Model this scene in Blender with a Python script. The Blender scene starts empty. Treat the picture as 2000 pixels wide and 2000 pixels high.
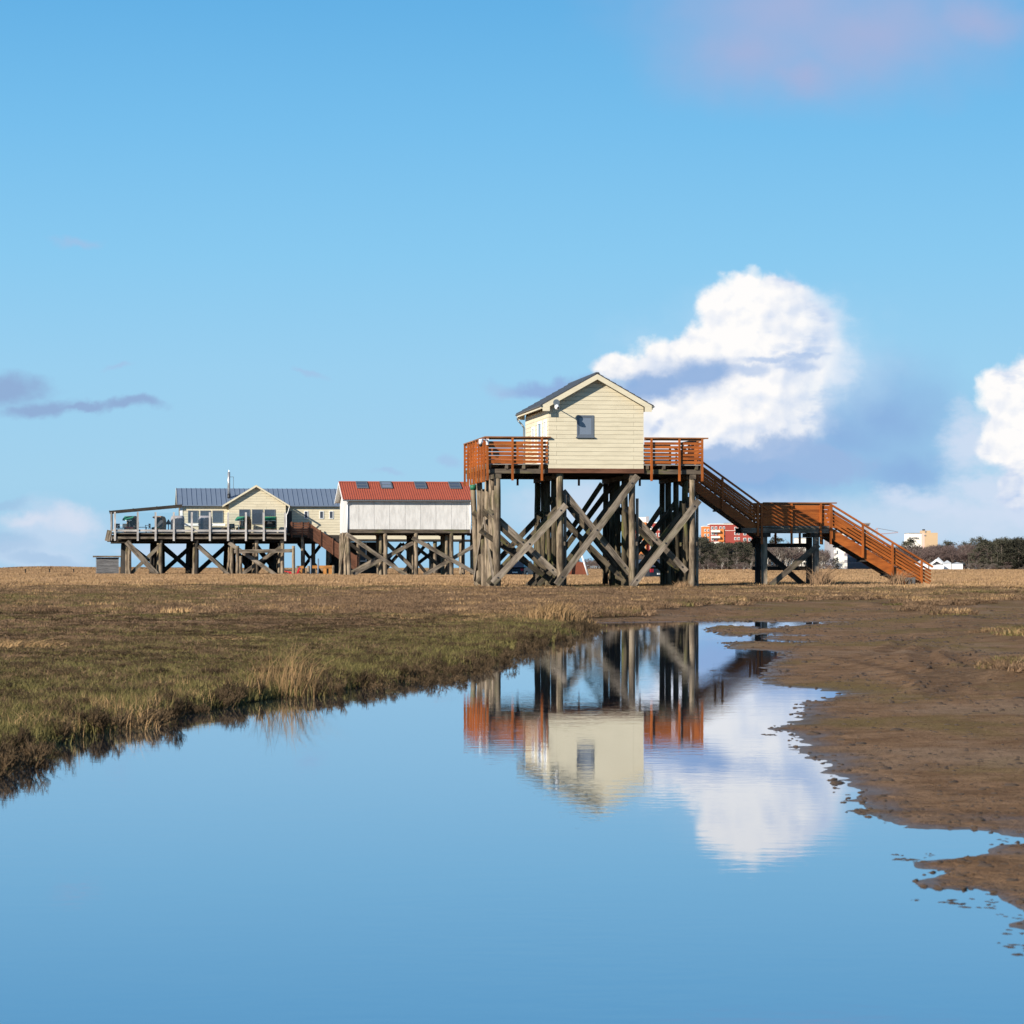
import bpy, math, random
import numpy as np
from mathutils import Vector, Matrix
random.seed(7)
SC = bpy.context.scene
COL = SC.collection
F = 5500.0          # focal length of the photograph in its own pixels (2000 x 2000)
HY = 1108.0         # row of the horizon
CAMH = 1.22         # eye height over the water
TH = math.radians(8.07)   # all three pile buildings stand parallel to each other
# ------------------------------------------------------------------ tagging
def tag(o, label=None, cat=None, group=None, kind=None):
    if label: o['label'] = label
    if cat: o['category'] = cat
    if group: o['group'] = group
    if kind: o['kind'] = kind
    return o
def thing(name, label, cat, loc=(0, 0, 0), rz=0.0, group=None):
    o = bpy.data.objects.new(name, None)
    o.empty_display_size = 0.3
    COL.objects.link(o)
    o.location = loc; o.rotation_euler = (0, 0, rz)
    return tag(o, label, cat, group)
def copy_tree(o, parent=None):
    c = o.copy(); COL.objects.link(c); c.parent = parent
    for ch in list(o.children): copy_tree(ch, c)
    return c
# ------------------------------------------------------------------ mesh builder
class MB:
    def __init__(s):
        s.v = []; s.f = []; s.g = []; s.m = []; s.mi = 0; s.sm = []; s.smooth = False
    def add(s, vs, fs, gs=None):
        n = len(s.v)
        s.v += [tuple(p) for p in vs]
        if gs is None:
            r = random.random()
            gs = [(p[0] + r * 31, p[1] + p[2], r) for p in vs]
        s.g += gs
        for f in fs:
            s.f.append([i + n for i in f]); s.m.append(s.mi); s.sm.append(s.smooth)
        return s
    def beam(s, p, q, w, h, up=(0, 0, 1), ext=0.0):
        """rectangular timber from p to q: w across, h along 'up'"""
        p = Vector(p); q = Vector(q); d = (q - p); L = d.length
        if L < 1e-6: return s
        d.normalize(); u = Vector(up)
        if abs(d.dot(u)) > 0.98: u = Vector((0, 1, 0)) if abs(d.y) < 0.9 else Vector((1, 0, 0))
        a = d.cross(u).normalized(); b = a.cross(d).normalized()
        p = p - d * ext; q = q + d * ext
        r = random.random(); vs = []; gs = []
        for (c, l) in ((p, 0.0), (q, L)):
            for sx, sy in ((-1, -1), (1, -1), (1, 1), (-1, 1)):
                vs.append(c + a * (sx * w / 2) + b * (sy * h / 2))
                gs.append((l + r * 37, (sx * w + sy * h * 1.3) / 2 + r * 11, r))
        return s.add(vs, [(0, 3, 2, 1), (4, 5, 6, 7), (0, 1, 5, 4), (1, 2, 6, 5), (2, 3, 7, 6), (3, 0, 4, 7)], gs)
    def box(s, x0, x1, y0, y1, z0, z1):
        r = random.random()
        vs = [(x0, y0, z0), (x1, y0, z0), (x1, y1, z0), (x0, y1, z0), (x0, y0, z1), (x1, y0, z1), (x1, y1, z1), (x0, y1, z1)]
        lx, ly, lz = x1 - x0, y1 - y0, z1 - z0
        if lx >= ly and lx >= lz: gs = [(p[0] + r * 37, p[1] + p[2] * 1.3 + r * 11, r) for p in vs]
        elif ly >= lz: gs = [(p[1] + r * 37, p[0] + p[2] * 1.3 + r * 11, r) for p in vs]
        else: gs = [(p[2] + r * 37, p[0] + p[1] * 1.3 + r * 11, r) for p in vs]
        return s.add(vs, [(0, 3, 2, 1), (4, 5, 6, 7), (0, 1, 5, 4), (1, 2, 6, 5), (2, 3, 7, 6), (3, 0, 4, 7)], gs)
    def cyl(s, p, q, r0, r1, n=10, seg=1, wob=0.0, cap=True):
        p = Vector(p); q = Vector(q); d = (q - p); L = d.length; d.normalize()
        u = Vector((1, 0, 0)) if abs(d.x) < 0.8 else Vector((0, 1, 0))
        a = d.cross(u).normalized(); b = d.cross(a).normalized()
        R = random.random(); vs = []; gs = []; fs = []
        ox = oy = 0.0
        for k in range(seg + 1):
            t = k / seg
            if 0 < k < seg or seg == 1: pass
            ox += random.uniform(-wob, wob); oy += random.uniform(-wob, wob)
            c = p.lerp(q, t) + a * ox + b * oy; r = r0 + (r1 - r0) * t
            r *= 1 + random.uniform(-wob, wob) * 1.2
            for i in range(n):
                an = 2 * math.pi * i / n
                vs.append(c + a * (math.cos(an) * r) + b * (math.sin(an) * r))
                gs.append((t * L + R * 37, abs(an - math.pi) * r0 * 1.2 + R * 11, R))
        for k in range(seg):
            for i in range(n):
                j = (i + 1) % n
                fs.append((k * n + i, k * n + j, (k + 1) * n + j, (k + 1) * n + i))
        sm = s.smooth; s.smooth = n > 6
        s.add(vs, fs, gs); s.smooth = sm
        if cap:
            o = len(s.v) - len(vs)
            s.f.append([o + i for i in range(n)][::-1]); s.m.append(s.mi); s.sm.append(False)
            s.f.append([o + seg * n + i for i in range(n)]); s.m.append(s.mi); s.sm.append(False)
        return s
    def prism(s, poly, axis, a0, a1):
        """extrude a 2-D outline; axis 'x','y','z' is the extrusion axis"""
        n = len(poly); vs = []
        for a in (a0, a1):
            for (p, q) in poly:
                vs.append((a, p, q) if axis == 'x' else (p, a, q) if axis == 'y' else (p, q, a))
        fs = [tuple(range(n)), tuple(range(n, 2 * n))[::-1]]
        for i in range(n):
            j = (i + 1) % n; fs.append((i, i + n, j + n, j))
        return s.add(vs, fs)
    def ico(s, c, r, sq=(1, 1, 1), jit=0.0, n=8, m=6):
        vs = []; fs = []
        for k in range(m + 1):
            ph = math.pi * k / m
            for i in range(n):
                a = 2 * math.pi * i / n
                rr = r * (1 + random.uniform(-jit, jit))
                vs.append((c[0] + rr * sq[0] * math.sin(ph) * math.cos(a), c[1] + rr * sq[1] * math.sin(ph) * math.sin(a), c[2] + rr * sq[2] * math.cos(ph)))
        for k in range(m):
            for i in range(n):
                j = (i + 1) % n; fs.append((k * n + i, (k + 1) * n + i, (k + 1) * n + j, k * n + j))
        sm = s.smooth; s.smooth = True; s.add(vs, fs); s.smooth = sm
        return s
    def mesh(s, name, mats):
        me = bpy.data.meshes.new(name)
        me.from_pydata(s.v, [], s.f)
        if not isinstance(mats, (list, tuple)): mats = [mats]
        for m in mats: me.materials.append(m)
        me.polygons.foreach_set('material_index', s.m)
        me.polygons.foreach_set('use_smooth', s.sm)
        at = me.attributes.new('grain', 'FLOAT_VECTOR', 'POINT')
        at.data.foreach_set('vector', np.array(s.g, dtype=np.float32).ravel())
        import bmesh
        bm = bmesh.new(); bm.from_mesh(me)
        bmesh.ops.recalc_face_normals(bm, faces=bm.faces)
        bm.to_mesh(me); bm.free()
        return me
    def build(s, name, mats, parent=None):
        o = bpy.data.objects.new(name, s.mesh(name, mats))
        COL.objects.link(o)
        if parent is not None: o.parent = parent
        return o
# ------------------------------------------------------------------ frames: photo pixel -> local metres of a building
class Frame:
    def __init__(s, px, Y, z0=0.0, th=TH):
        s.O = Vector(((px - 1000) / F * Y, Y, z0)); s.th = th
        s.U = Vector((math.cos(th), math.sin(th))); s.V = Vector((-math.sin(th), math.cos(th)))
    def u(s, px, v=0.0):
        k = (px - 1000) / F
        oy = s.O.y + v * s.V.y; ox = s.O.x + v * s.V.x
        return (k * oy - ox) / (s.U.x - k * s.U.y)
    def z(s, py, u=0.0, v=0.0):
        Y = s.O.y + v * s.V.y + u * s.U.y
        return CAMH - (py - HY) * Y / F - s.O.z
    def P(s, px, py, v=0.0):
        u = s.u(px, v); return (u, v, s.z(py, u, v))
    def world(s, u, v, z=0.0):
        return (s.O.x + u * s.U.x + v * s.V.x, s.O.y + u * s.U.y + v * s.V.y, s.O.z + z)
def gpt(px, py, z=0.0):
    """ground point (height z) seen at a photo pixel"""
    Y = (CAMH - z) * F / (py - HY)
    return ((px - 1000) / F * Y, Y)
def X_at(px, Y): return (px - 1000) / F * Y
# ------------------------------------------------------------------ numpy noise
def _hash(ix, iy, seed):
    h = (ix.astype(np.int64) * 374761393 + iy.astype(np.int64) * 668265263 + seed * 1442695041) & 0xFFFFFFFF
    h = ((h ^ (h >> 13)) * 1274126177) & 0xFFFFFFFF
    h = h ^ (h >> 16)
    return (h & 0xFFFFFF).astype(np.float64) / 0xFFFFFF
def vnoise(x, y, seed=0):
    xi = np.floor(x); yi = np.floor(y); fx = x - xi; fy = y - yi
    fx = fx * fx * (3 - 2 * fx); fy = fy * fy * (3 - 2 * fy)
    a = _hash(xi, yi, seed); b = _hash(xi + 1, yi, seed); c = _hash(xi, yi + 1, seed); d = _hash(xi + 1, yi + 1, seed)
    return (a + (b - a) * fx + (c - a) * fy + (a - b - c + d) * fx * fy) * 2 - 1
def fbm(x, y, scale, octs=4, seed=0, gain=0.5):
    s = 0; amp = 1.0; tot = 0
    x = x / scale; y = y / scale
    for o in range(octs):
        s = s + amp * vnoise(x, y, seed + o * 17); tot += amp
        amp *= gain; x = x * 2.03 + 11.3; y = y * 2.03 + 5.7
    return s / tot
def sstep(a, b, x):
    t = np.clip((x - a) / (b - a), 0, 1); return t * t * (3 - 2 * t)
def sdf(poly, X, Y):
    """signed distance, positive outside"""
    P = np.array(poly, float); Q = np.roll(P, -1, axis=0)
    d2 = np.full(X.shape, 1e18); inside = np.zeros(X.shape, bool)
    for (ax, ay), (bx, by) in zip(P, Q):
        ex, ey = bx - ax, by - ay; L = ex * ex + ey * ey + 1e-12
        t = np.clip(((X - ax) * ex + (Y - ay) * ey) / L, 0, 1)
        dx = X - ax - t * ex; dy = Y - ay - t * ey
        d2 = np.minimum(d2, dx * dx + dy * dy)
        c = ((ay > Y) != (by > Y))
        with np.errstate(divide='ignore', invalid='ignore'):
            xc = ax + (Y - ay) * ex / (ey if abs(ey) > 1e-12 else 1e-12)
        inside ^= (c & (X < xc))
    d = np.sqrt(d2)
    return np.where(inside, -d, d)
# ------------------------------------------------------------------ materials
class NT:
    """small helper to write node graphs"""
    def __init__(s, tree): s.t = tree; s.n = tree.nodes; s.l = tree.links
    def node(s, typ, **kw):
        n = s.n.new(typ)
        for k, v in kw.items(): setattr(n, k, v)
        return n
    def put(s, sock, val):
        if isinstance(val, bpy.types.NodeSocket): s.l.new(val, sock)
        elif val is not None: sock.default_value = val
    def m(s, op, a, b=None, c=None, clamp=False):
        n = s.node('ShaderNodeMath', operation=op); n.use_clamp = clamp
        s.put(n.inputs[0], a)
        if b is not None: s.put(n.inputs[1], b)
        if c is not None: s.put(n.inputs[2], c)
        return n.outputs[0]
    def vm(s, op, a, b=None):
        n = s.node('ShaderNodeVectorMath', operation=op)
        s.put(n.inputs[0], a)
        if b is not None: s.put(n.inputs[1], b)
        return n.outputs[0]
    def xyz(s, x=0.0, y=0.0, z=0.0):
        n = s.node('ShaderNodeCombineXYZ')
        s.put(n.inputs[0], x); s.put(n.inputs[1], y); s.put(n.inputs[2], z)
        return n.outputs[0]
    def sep(s, v):
        n = s.node('ShaderNodeSeparateXYZ'); s.put(n.inputs[0], v); return n.outputs
    def noise(s, vec, scale=1.0, detail=4.0, rough=0.55, dist=0.0, out=0):
        n = s.node('ShaderNodeTexNoise'); s.put(n.inputs['Vector'], vec)
        n.inputs['Scale'].default_value = scale; n.inputs['Detail'].default_value = detail
        n.inputs['Roughness'].default_value = rough; n.inputs['Distortion'].default_value = dist
        return n.outputs[out]
    def ss(s, x, a, b):
        n = s.node('ShaderNodeMapRange', interpolation_type='SMOOTHSTEP')
        s.put(n.inputs['Value'], x); s.put(n.inputs['From Min'], a); s.put(n.inputs['From Max'], b)
        return n.outputs[0]
    def mix(s, f, a, b, mode='MIX'):
        n = s.node('ShaderNodeMix', data_type='RGBA', blend_type=mode)
        s.put(n.inputs['Factor'], f)
        s.put(n.inputs[6], a if isinstance(a, bpy.types.NodeSocket) else (*a, 1.0))
        s.put(n.inputs[7], b if isinstance(b, bpy.types.NodeSocket) else (*b, 1.0))
        return n.outputs[2]
    def attr(s, name):
        n = s.node('ShaderNodeAttribute'); n.attribute_name = name; return n
    def bump(s, h, strength=1.0, dist=1.0, normal=None):
        n = s.node('ShaderNodeBump'); s.put(n.inputs['Height'], h)
        n.inputs['Strength'].default_value = strength; n.inputs['Distance'].default_value = dist
        if normal is not None: s.put(n.inputs['Normal'], normal)
        return n.outputs[0]
def new_mat(name):
    m = bpy.data.materials.new(name); m.use_nodes = True
    nt = NT(m.node_tree); b = m.node_tree.nodes['Principled BSDF']
    return m, nt, b
def plain(name, col, rough=0.6, var=0.12, scale=3.0, metal=0.0, spec=0.5, bump=0.0):
    m, t, b = new_mat(name)
    tc = t.node('ShaderNodeTexCoord').outputs['Object']
    n = t.noise(tc, scale, 5, 0.6)
    f = t.m('MULTIPLY_ADD', n, 2 * var, 1 - var)
    t.put(b.inputs['Base Color'], t.mix(1.0, col, t.xyz(f, f, f), 'MULTIPLY'))
    b.inputs['Roughness'].default_value = rough; b.inputs['Metallic'].default_value = metal
    b.inputs['Specular IOR Level'].default_value = spec
    if bump: t.put(b.inputs['Normal'], t.bump(t.noise(tc, scale * 6, 4), bump, 0.02))
    return m
def wood(name, c1, c2, rough=0.75, vary=0.35, moss=0.0, base_z=None, stain=0.3, spec=0.25):
    """timber whose grain follows the 'grain' attribute (along, across, random)"""
    m, t, b = new_mat(name)
    g = t.attr('grain').outputs['Vector']
    mp = t.vm('MULTIPLY', g, (1.3, 34.0, 13.0))
    n = t.noise(mp, 1.0, 5, 0.6, 0.3)
    mp2 = t.vm('MULTIPLY', g, (0.9, 3.0, 7.0))
    n2 = t.noise(mp2, 1.0, 4, 0.6)
    r = t.sep(g)[2]
    wn = t.node('ShaderNodeTexWhiteNoise', noise_dimensions='1D'); t.put(wn.inputs['W'], t.m('MULTIPLY', r, 91.7))
    f = t.ss(t.m('ADD', t.m('MULTIPLY', n, 0.6), t.m('MULTIPLY', n2, 0.4)), 0.34, 0.66)
    col = t.mix(f, c1, c2)
    k = t.m('MULTIPLY_ADD', wn.outputs[0], vary, 1 - vary * 0.5)
    k = t.m('MULTIPLY', k, t.m('MULTIPLY_ADD', t.ss(n2, 0.35, 0.6), stain, 1 - stain))
    col = t.mix(1.0, col, t.xyz(k, k, k), 'MULTIPLY')
    if moss:
        nm = t.noise(t.vm('MULTIPLY', g, (0.6, 2.0, 19.0)), 1.0, 5, 0.65)
        col = t.mix(t.m('MULTIPLY', t.ss(nm, 0.52, 0.66), moss), col, (0.13, 0.135, 0.035))
    t.put(b.inputs['Base Color'], col)
    b.inputs['Roughness'].default_value = rough; b.inputs['Specular IOR Level'].default_value = spec
    t.put(b.inputs['Normal'], t.bump(n, 0.5, 0.012))
    return m
M = {}
M['pile'] = wood('weathered_pile', (0.085, 0.058, 0.038), (0.335, 0.262, 0.182), 0.85, 0.45, moss=0.25, stain=0.55)
M['shadedmossypile'] = wood('shaded_mossy_pile', (0.035, 0.028, 0.018), (0.155, 0.122, 0.075), 0.85, 0.5, moss=0.6, stain=0.55)  # mossy pile wood, darkened to paint in the shade behind the front row
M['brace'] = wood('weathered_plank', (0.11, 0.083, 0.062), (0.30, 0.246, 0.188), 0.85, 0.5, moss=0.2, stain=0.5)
M['shadedmossybrace'] = wood('shaded_mossy_plank', (0.04, 0.032, 0.022), (0.16, 0.125, 0.085), 0.85, 0.5, moss=0.5, stain=0.5)  # mossy plank with the shade under the hut put into its colour
M['beam'] = wood('weathered_beam', (0.06, 0.047, 0.035), (0.17, 0.135, 0.10), 0.85, 0.35, moss=0.4)
M['darkbeam'] = wood('dark_and_shaded_timber', (0.02, 0.017, 0.014), (0.05, 0.041, 0.033), 0.8, 0.4)  # dark timber; also paints shade onto piles and braces deep under the restaurant
M['stain'] = wood('orange_stained_larch', (0.265, 0.066, 0.010), (0.42, 0.120, 0.021), 0.6, 0.3, stain=0.25, spec=0.3)
M['cap'] = wood('handrail_cap', (0.22, 0.085, 0.03), (0.34, 0.15, 0.06), 0.6, 0.25)
M['brown'] = wood('brown_stained_boards', (0.10, 0.04, 0.022), (0.17, 0.075, 0.042), 0.7, 0.3)
M['greydeck'] = wood('silvered_decking', (0.24, 0.22, 0.20), (0.40, 0.37, 0.34), 0.8, 0.25)
M['silver'] = wood('silvered_rail', (0.40, 0.375, 0.355), (0.56, 0.53, 0.505), 0.8, 0.2)
M['greyslat'] = wood('grey_slats', (0.17, 0.17, 0.18), (0.28, 0.28, 0.29), 0.8, 0.25)
M['cream'] = wood('cream_cladding', (0.62, 0.548, 0.395), (0.68, 0.606, 0.445), 0.55, 0.05, stain=0.06, spec=0.3)
M['creamdark'] = plain('cladding_gap', (0.16, 0.125, 0.07), 0.9)
M['white'] = wood('white_panel', (0.59, 0.57, 0.54), (0.67, 0.65, 0.62), 0.6, 0.06, stain=0.12)
M['whitetrim'] = plain('white_trim', (0.80, 0.80, 0.79), 0.5, 0.05)
M['slate'] = plain('dark_roof_tile', (0.045, 0.048, 0.055), 0.6, 0.25, 6, bump=0.3)
M['seam'] = plain('blue_grey_sheet_roof', (0.15, 0.19, 0.255), 0.42, 0.12, 0.8, 0.1)
M['redtile'] = plain('red_pantile', (0.30, 0.064, 0.031), 0.7, 0.22, 1.6, bump=0.3)
M['zinc'] = plain('zinc_gutter', (0.20, 0.22, 0.23), 0.45, 0.15, 3, 0.6)
M['steel'] = plain('flue_steel', (0.50, 0.49, 0.47), 0.35, 0.1, 3, 0.7)
M['anthracite'] = plain('anthracite_frame', (0.115, 0.135, 0.165), 0.45, 0.08)
M['black'] = plain('black_metal', (0.02, 0.02, 0.022), 0.5, 0.2)
M['offwhite'] = plain('white_plastic', (0.78, 0.78, 0.78), 0.35, 0.04)
M['greenfab'] = plain('green_awning_canvas', (0.012, 0.16, 0.085), 0.85, 0.15)
M['tarp'] = plain('grey_weather_cover', (0.28, 0.255, 0.275), 0.75, 0.15, 2.5, bump=0.4)
M['wicker'] = plain('brown_wicker', (0.36, 0.20, 0.10), 0.8, 0.3, 14, bump=0.6)
M['wickertan'] = plain('tan_wicker', (0.46, 0.26, 0.12), 0.8, 0.25, 14, bump=0.6)
M['inner'] = plain('dark_seat_lining', (0.035, 0.035, 0.04), 0.9, 0.2)
M['cushion'] = plain('green_seat_cushion', (0.03, 0.16, 0.10), 0.9, 0.15)
M['redcush'] = plain('red_cushion', (0.38, 0.05, 0.05), 0.9, 0.15)
M['concrete'] = plain('grey_concrete', (0.13, 0.125, 0.12), 0.9, 0.2, 5, bump=0.4)
M['rust'] = plain('rusty_sheet', (0.20, 0.055, 0.025), 0.85, 0.4, 4, bump=0.4)
M['blueplas'] = plain('blue_grey_post_paint', (0.13, 0.17, 0.22), 0.6, 0.1)
M['palered'] = plain('pale_red_crane_paint', (0.42, 0.27, 0.26), 0.6, 0.05)
M['redpaint'] = plain('red_paint', (0.50, 0.015, 0.03), 0.35, 0.08)
M['darkcar'] = plain('dark_blue_car_paint', (0.02, 0.026, 0.04), 0.25, 0.08, spec=0.6)
M['blackcar'] = plain('black_car_paint', (0.018, 0.018, 0.02), 0.25, 0.08, spec=0.6)
M['tyre'] = plain('tyre_rubber', (0.02, 0.02, 0.02), 0.9)
M['chrome'] = plain('bright_metal', (0.6, 0.6, 0.62), 0.25, 0.05, metal=1.0)
M['orangewood'] = wood('new_orange_timber', (0.42, 0.17, 0.04), (0.58, 0.27, 0.08), 0.7, 0.2)
M['greenpaint'] = plain('green_painted_band', (0.01, 0.13, 0.065), 0.6, 0.1)
M['brickred'] = plain('red_facade', (0.30, 0.048, 0.035), 0.85, 0.12, 0.2)
M['brickorange'] = plain('orange_facade', (0.58, 0.19, 0.045), 0.85, 0.12, 0.2)
M['render'] = plain('white_render', (0.80, 0.76, 0.68), 0.85, 0.08, 0.15)
M['greyrender'] = plain('grey_render', (0.30, 0.29, 0.31), 0.85, 0.08, 0.15)
M['tanrender'] = plain('tan_render', (0.50, 0.36, 0.22), 0.85, 0.1, 0.15)
M['pinkrender'] = plain('pale_pink_render', (0.62, 0.44, 0.36), 0.85, 0.1, 0.15)
M['farroof'] = plain('grey_far_roof', (0.18, 0.18, 0.19), 0.8)
M['tent'] = plain('white_tent_canvas', (0.80, 0.80, 0.80), 0.8, 0.06, 0.5)
M['tentroof'] = plain('pale_grey_tent_roof', (0.42, 0.44, 0.46), 0.7, 0.12, 0.5)
M['bark'] = plain('grey_bark', (0.13, 0.105, 0.085), 0.95, 0.3, 2)
M['birchbark'] = plain('pale_bark', (0.42, 0.38, 0.33), 0.9, 0.3, 2)
M['twig'] = plain('purple_brown_twigs', (0.125, 0.085, 0.075), 0.95, 0.35, 0.6)
M['greytwig'] = plain('grey_brown_twigs', (0.155, 0.125, 0.102), 0.95, 0.35, 0.6)
def glassy(name, col, rough=0.05, spec=0.6):
    m, t, b = new_mat(name)
    b.inputs['Base Color'].default_value = (*col, 1); b.inputs['Roughness'].default_value = rough
    b.inputs['Specular IOR Level'].default_value = spec
    return m
M['pane'] = glassy('window_pane', (0.055, 0.07, 0.095), 0.06)
M['panelight'] = glassy('pale_window_pane', (0.16, 0.19, 0.24), 0.1)
M['panefar'] = glassy('far_window_pane', (0.10, 0.13, 0.17), 0.15)
def clearglass():
    m, t, b = new_mat('clear_windscreen_glass')
    out = m.node_tree.nodes['Material Output']
    tr = t.node('ShaderNodeBsdfTransparent'); tr.inputs[0].default_value = (0.95, 0.975, 0.98, 1)
    gl = t.node('ShaderNodeBsdfGlossy'); gl.inputs['Roughness'].default_value = 0.02
    fr = t.node('ShaderNodeFresnel'); fr.inputs[0].default_value = 1.45
    mx = t.node('ShaderNodeMixShader')
    t.put(mx.inputs[0], t.m('MULTIPLY', fr.outputs[0], 0.9)); t.put(mx.inputs[1], tr.outputs[0]); t.put(mx.inputs[2], gl.outputs[0])
    t.put(out.inputs['Surface'], mx.outputs[0])
    return m
M['glass'] = clearglass()
def blade(name, dark, light, rnd=0.5, sat=None):
    """grass: colour varies along the blade length attribute, per blade and per tuft"""
    m, t, b = new_mat(name)
    g = t.sep(t.attr('grain').outputs['Vector'])
    oi = t.node('ShaderNodeObjectInfo').outputs['Random']
    wn = t.node('ShaderNodeTexWhiteNoise', noise_dimensions='1D'); t.put(wn.inputs['W'], t.m('MULTIPLY', g[2], 57.0))
    f = t.m('ADD', t.m('MULTIPLY', wn.outputs[0], 0.6), t.m('MULTIPLY', oi, 0.4))
    col = t.mix(f, dark, light)
    k = t.m('MULTIPLY_ADD', oi, rnd, 1 - rnd * 0.5)
    col = t.mix(1.0, col, t.xyz(k, k, k), 'MULTIPLY')
    t.put(b.inputs['Base Color'], col)
    b.inputs['Roughness'].default_value = 0.8; b.inputs['Specular IOR Level'].default_value = 0.15
    return m
M['g_olive'] = blade('olive_marsh_grass', (0.056, 0.050, 0.015), (0.200, 0.165, 0.060))
M['g_brown'] = blade('red_brown_marsh_plants', (0.098, 0.058, 0.033), (0.275, 0.175, 0.100))
M['g_straw'] = blade('dry_straw_grass', (0.20, 0.115, 0.050), (0.47, 0.305, 0.150))
M['g_meadow'] = blade('dry_meadow_grass', (0.26, 0.155, 0.080), (0.45, 0.29, 0.16))
M['g_dark'] = blade('dark_saltmarsh_plants', (0.040, 0.027, 0.014), (0.135, 0.088, 0.048))
M['g_pine'] = blade('pine_needles', (0.026, 0.027, 0.019), (0.090, 0.084, 0.056), 0.6)
M['clod'] = plain('mud_clod', (0.062, 0.038, 0.022), 0.7, 0.35, 9, bump=0.5)
# ------------------------------------------------------------------ camera, sun, sky
cam = bpy.data.cameras.new('camera'); co = bpy.data.objects.new('camera', cam); COL.objects.link(co)
co.location = (0, 0, CAMH); co.rotation_euler = (math.pi / 2, 0, 0)
cam.sensor_width = 36.0; cam.lens = 36.0 * F / 2000; cam.shift_y = (HY - 1000) / 2000
cam.clip_start = 0.1; cam.clip_end = 20000
cam.dof.use_dof = True; cam.dof.focus_distance = 134.0; cam.dof.aperture_fstop = 13.0
SC.camera = co
SUN_AZ = math.radians(47.0); SUN_EL = math.radians(25.0)
sv = Vector((-math.sin(SUN_AZ) * math.cos(SUN_EL), -math.cos(SUN_AZ) * math.cos(SUN_EL), math.sin(SUN_EL)))
sl = bpy.data.lights.new('sun', 'SUN'); so = bpy.data.objects.new('sun', sl); COL.objects.link(so)
so.rotation_euler = sv.to_track_quat('Z', 'Y').to_euler()
sl.energy = 5.0; sl.angle = math.radians(0.5); sl.color = (1.0, 0.92, 0.80)
EXPO = 0.6
def build_world():
    w = bpy.data.worlds.new('World'); SC.world = w; w.use_nodes = True
    t = NT(w.node_tree); bg = w.node_tree.nodes['Background']
    bg.inputs['Strength'].default_value = 0.1
    d = t.node('ShaderNodeTexCoord').outputs['Generated']
    dx, dy, dz = t.sep(t.vm('NORMALIZE', d))
    sky = t.node('ShaderNodeTexSky', sky_type='NISHITA')
    sky.sun_disc = False; sky.sun_elevation = SUN_EL; sky.sun_rotation = math.pi + SUN_AZ
    sky.air_density = 1.0; sky.dust_density = 0.4; sky.ozone_density = 2.0
    # clear-air gradient by elevation (tangent of elevation angle), as far as the low sky goes
    hz = t.m('SQRT', t.m('MAXIMUM', t.m('SUBTRACT', 1.0, t.m('MULTIPLY', dz, dz)), 0.0004))
    te = t.m('DIVIDE', dz, hz)
    cr = t.node('ShaderNodeValToRGB'); t.put(cr.inputs[0], t.m('DIVIDE', te, 0.5))
    stops = [(0.0, (0.355, 0.605, 0.815)), (0.06, (0.37, 0.642, 0.845)), (0.14, (0.325, 0.628, 0.868)), (0.22, (0.252, 0.588, 0.872)),
             (0.31, (0.185, 0.518, 0.845)), (0.40, (0.132, 0.442, 0.79)), (0.6, (0.105, 0.36, 0.70)), (1.0, (0.07, 0.25, 0.55))]
    el = cr.color_ramp.elements
    el[0].position = stops[0][0]; el[0].color = (*stops[0][1], 1)
    el[1].position = stops[-1][0]; el[1].color = (*stops[-1][1], 1)
    for p, c in stops[1:-1]:
        e = el.new(p); e.color = (*c, 1)
    low = t.vm('SCALE', cr.outputs[0]); low.node.inputs['Scale'].default_value = 10.0 / 2 ** EXPO
    col = t.mix(t.ss(te, 0.3, 0.9), low, sky.outputs[0])
    # clouds: laid out on the sky in azimuth / elevation north of the beach
    yy = t.m('MAXIMUM', dy, 0.05)
    ax = t.m('DIVIDE', dx, yy); ay = t.m('DIVIDE', dz, yy)
    px = t.m('MULTIPLY_ADD', ax, F / 1000, 1.0); py = t.m('MULTIPLY_ADD', ay, -F / 1000, HY / 1000)
    P0 = t.xyz(px, py, 0.0)
    front = t.ss(dy, 0.2, 0.5)
    wv = t.noise(P0, 5.0, 3, 0.55, out=1)
    wv2 = t.noise(P0, 19.0, 4, 0.6, out=1)
    P = t.vm('ADD', P0, t.vm('MULTIPLY', t.vm('SUBTRACT', wv, (0.5, 0.5, 0.5)), (0.10, 0.08, 0)))
    P = t.vm('ADD', P, t.vm('MULTIPLY', t.vm('SUBTRACT', wv2, (0.5, 0.5, 0.5)), (0.045, 0.04, 0)))
    def blobs(lst, vec):
        x, y, _ = t.sep(vec); acc = None
        for (cx, cy, rx, ry) in lst:
            ux = t.m('MULTIPLY_ADD', x, 1000.0 / rx, -cx / rx); uy = t.m('MULTIPLY_ADD', y, 1000.0 / ry, -cy / ry)
            r2 = t.m('ADD', t.m('MULTIPLY', ux, ux), t.m('MULTIPLY', uy, uy))
            e = t.m('SUBTRACT', 1.0, t.m('SQRT', r2))
            acc = e if acc is None else t.m('SMOOTH_MAX', acc, e, 0.25)
        return acc
    cache = {}
    def NZ(sc, st):
        key = 'veil' if sc < 5 else ('fine' if sc > 9.5 else ('str' if st[1] > 1.2 else 'mid'))
        if key not in cache:
            sc_, st_, de = {'veil': (3.2, (1, 1.3, 1), 3), 'fine': (11.0, (1, 1.7, 1), 5), 'str': (7.5, (1, 1.9, 1), 5), 'mid': (8.0, (1, 1, 1), 5)}[key]
            cache[key] = t.noise(t.vm('MULTIPLY', P0, st_), sc_, de, 0.58)
        return cache[key]
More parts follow.
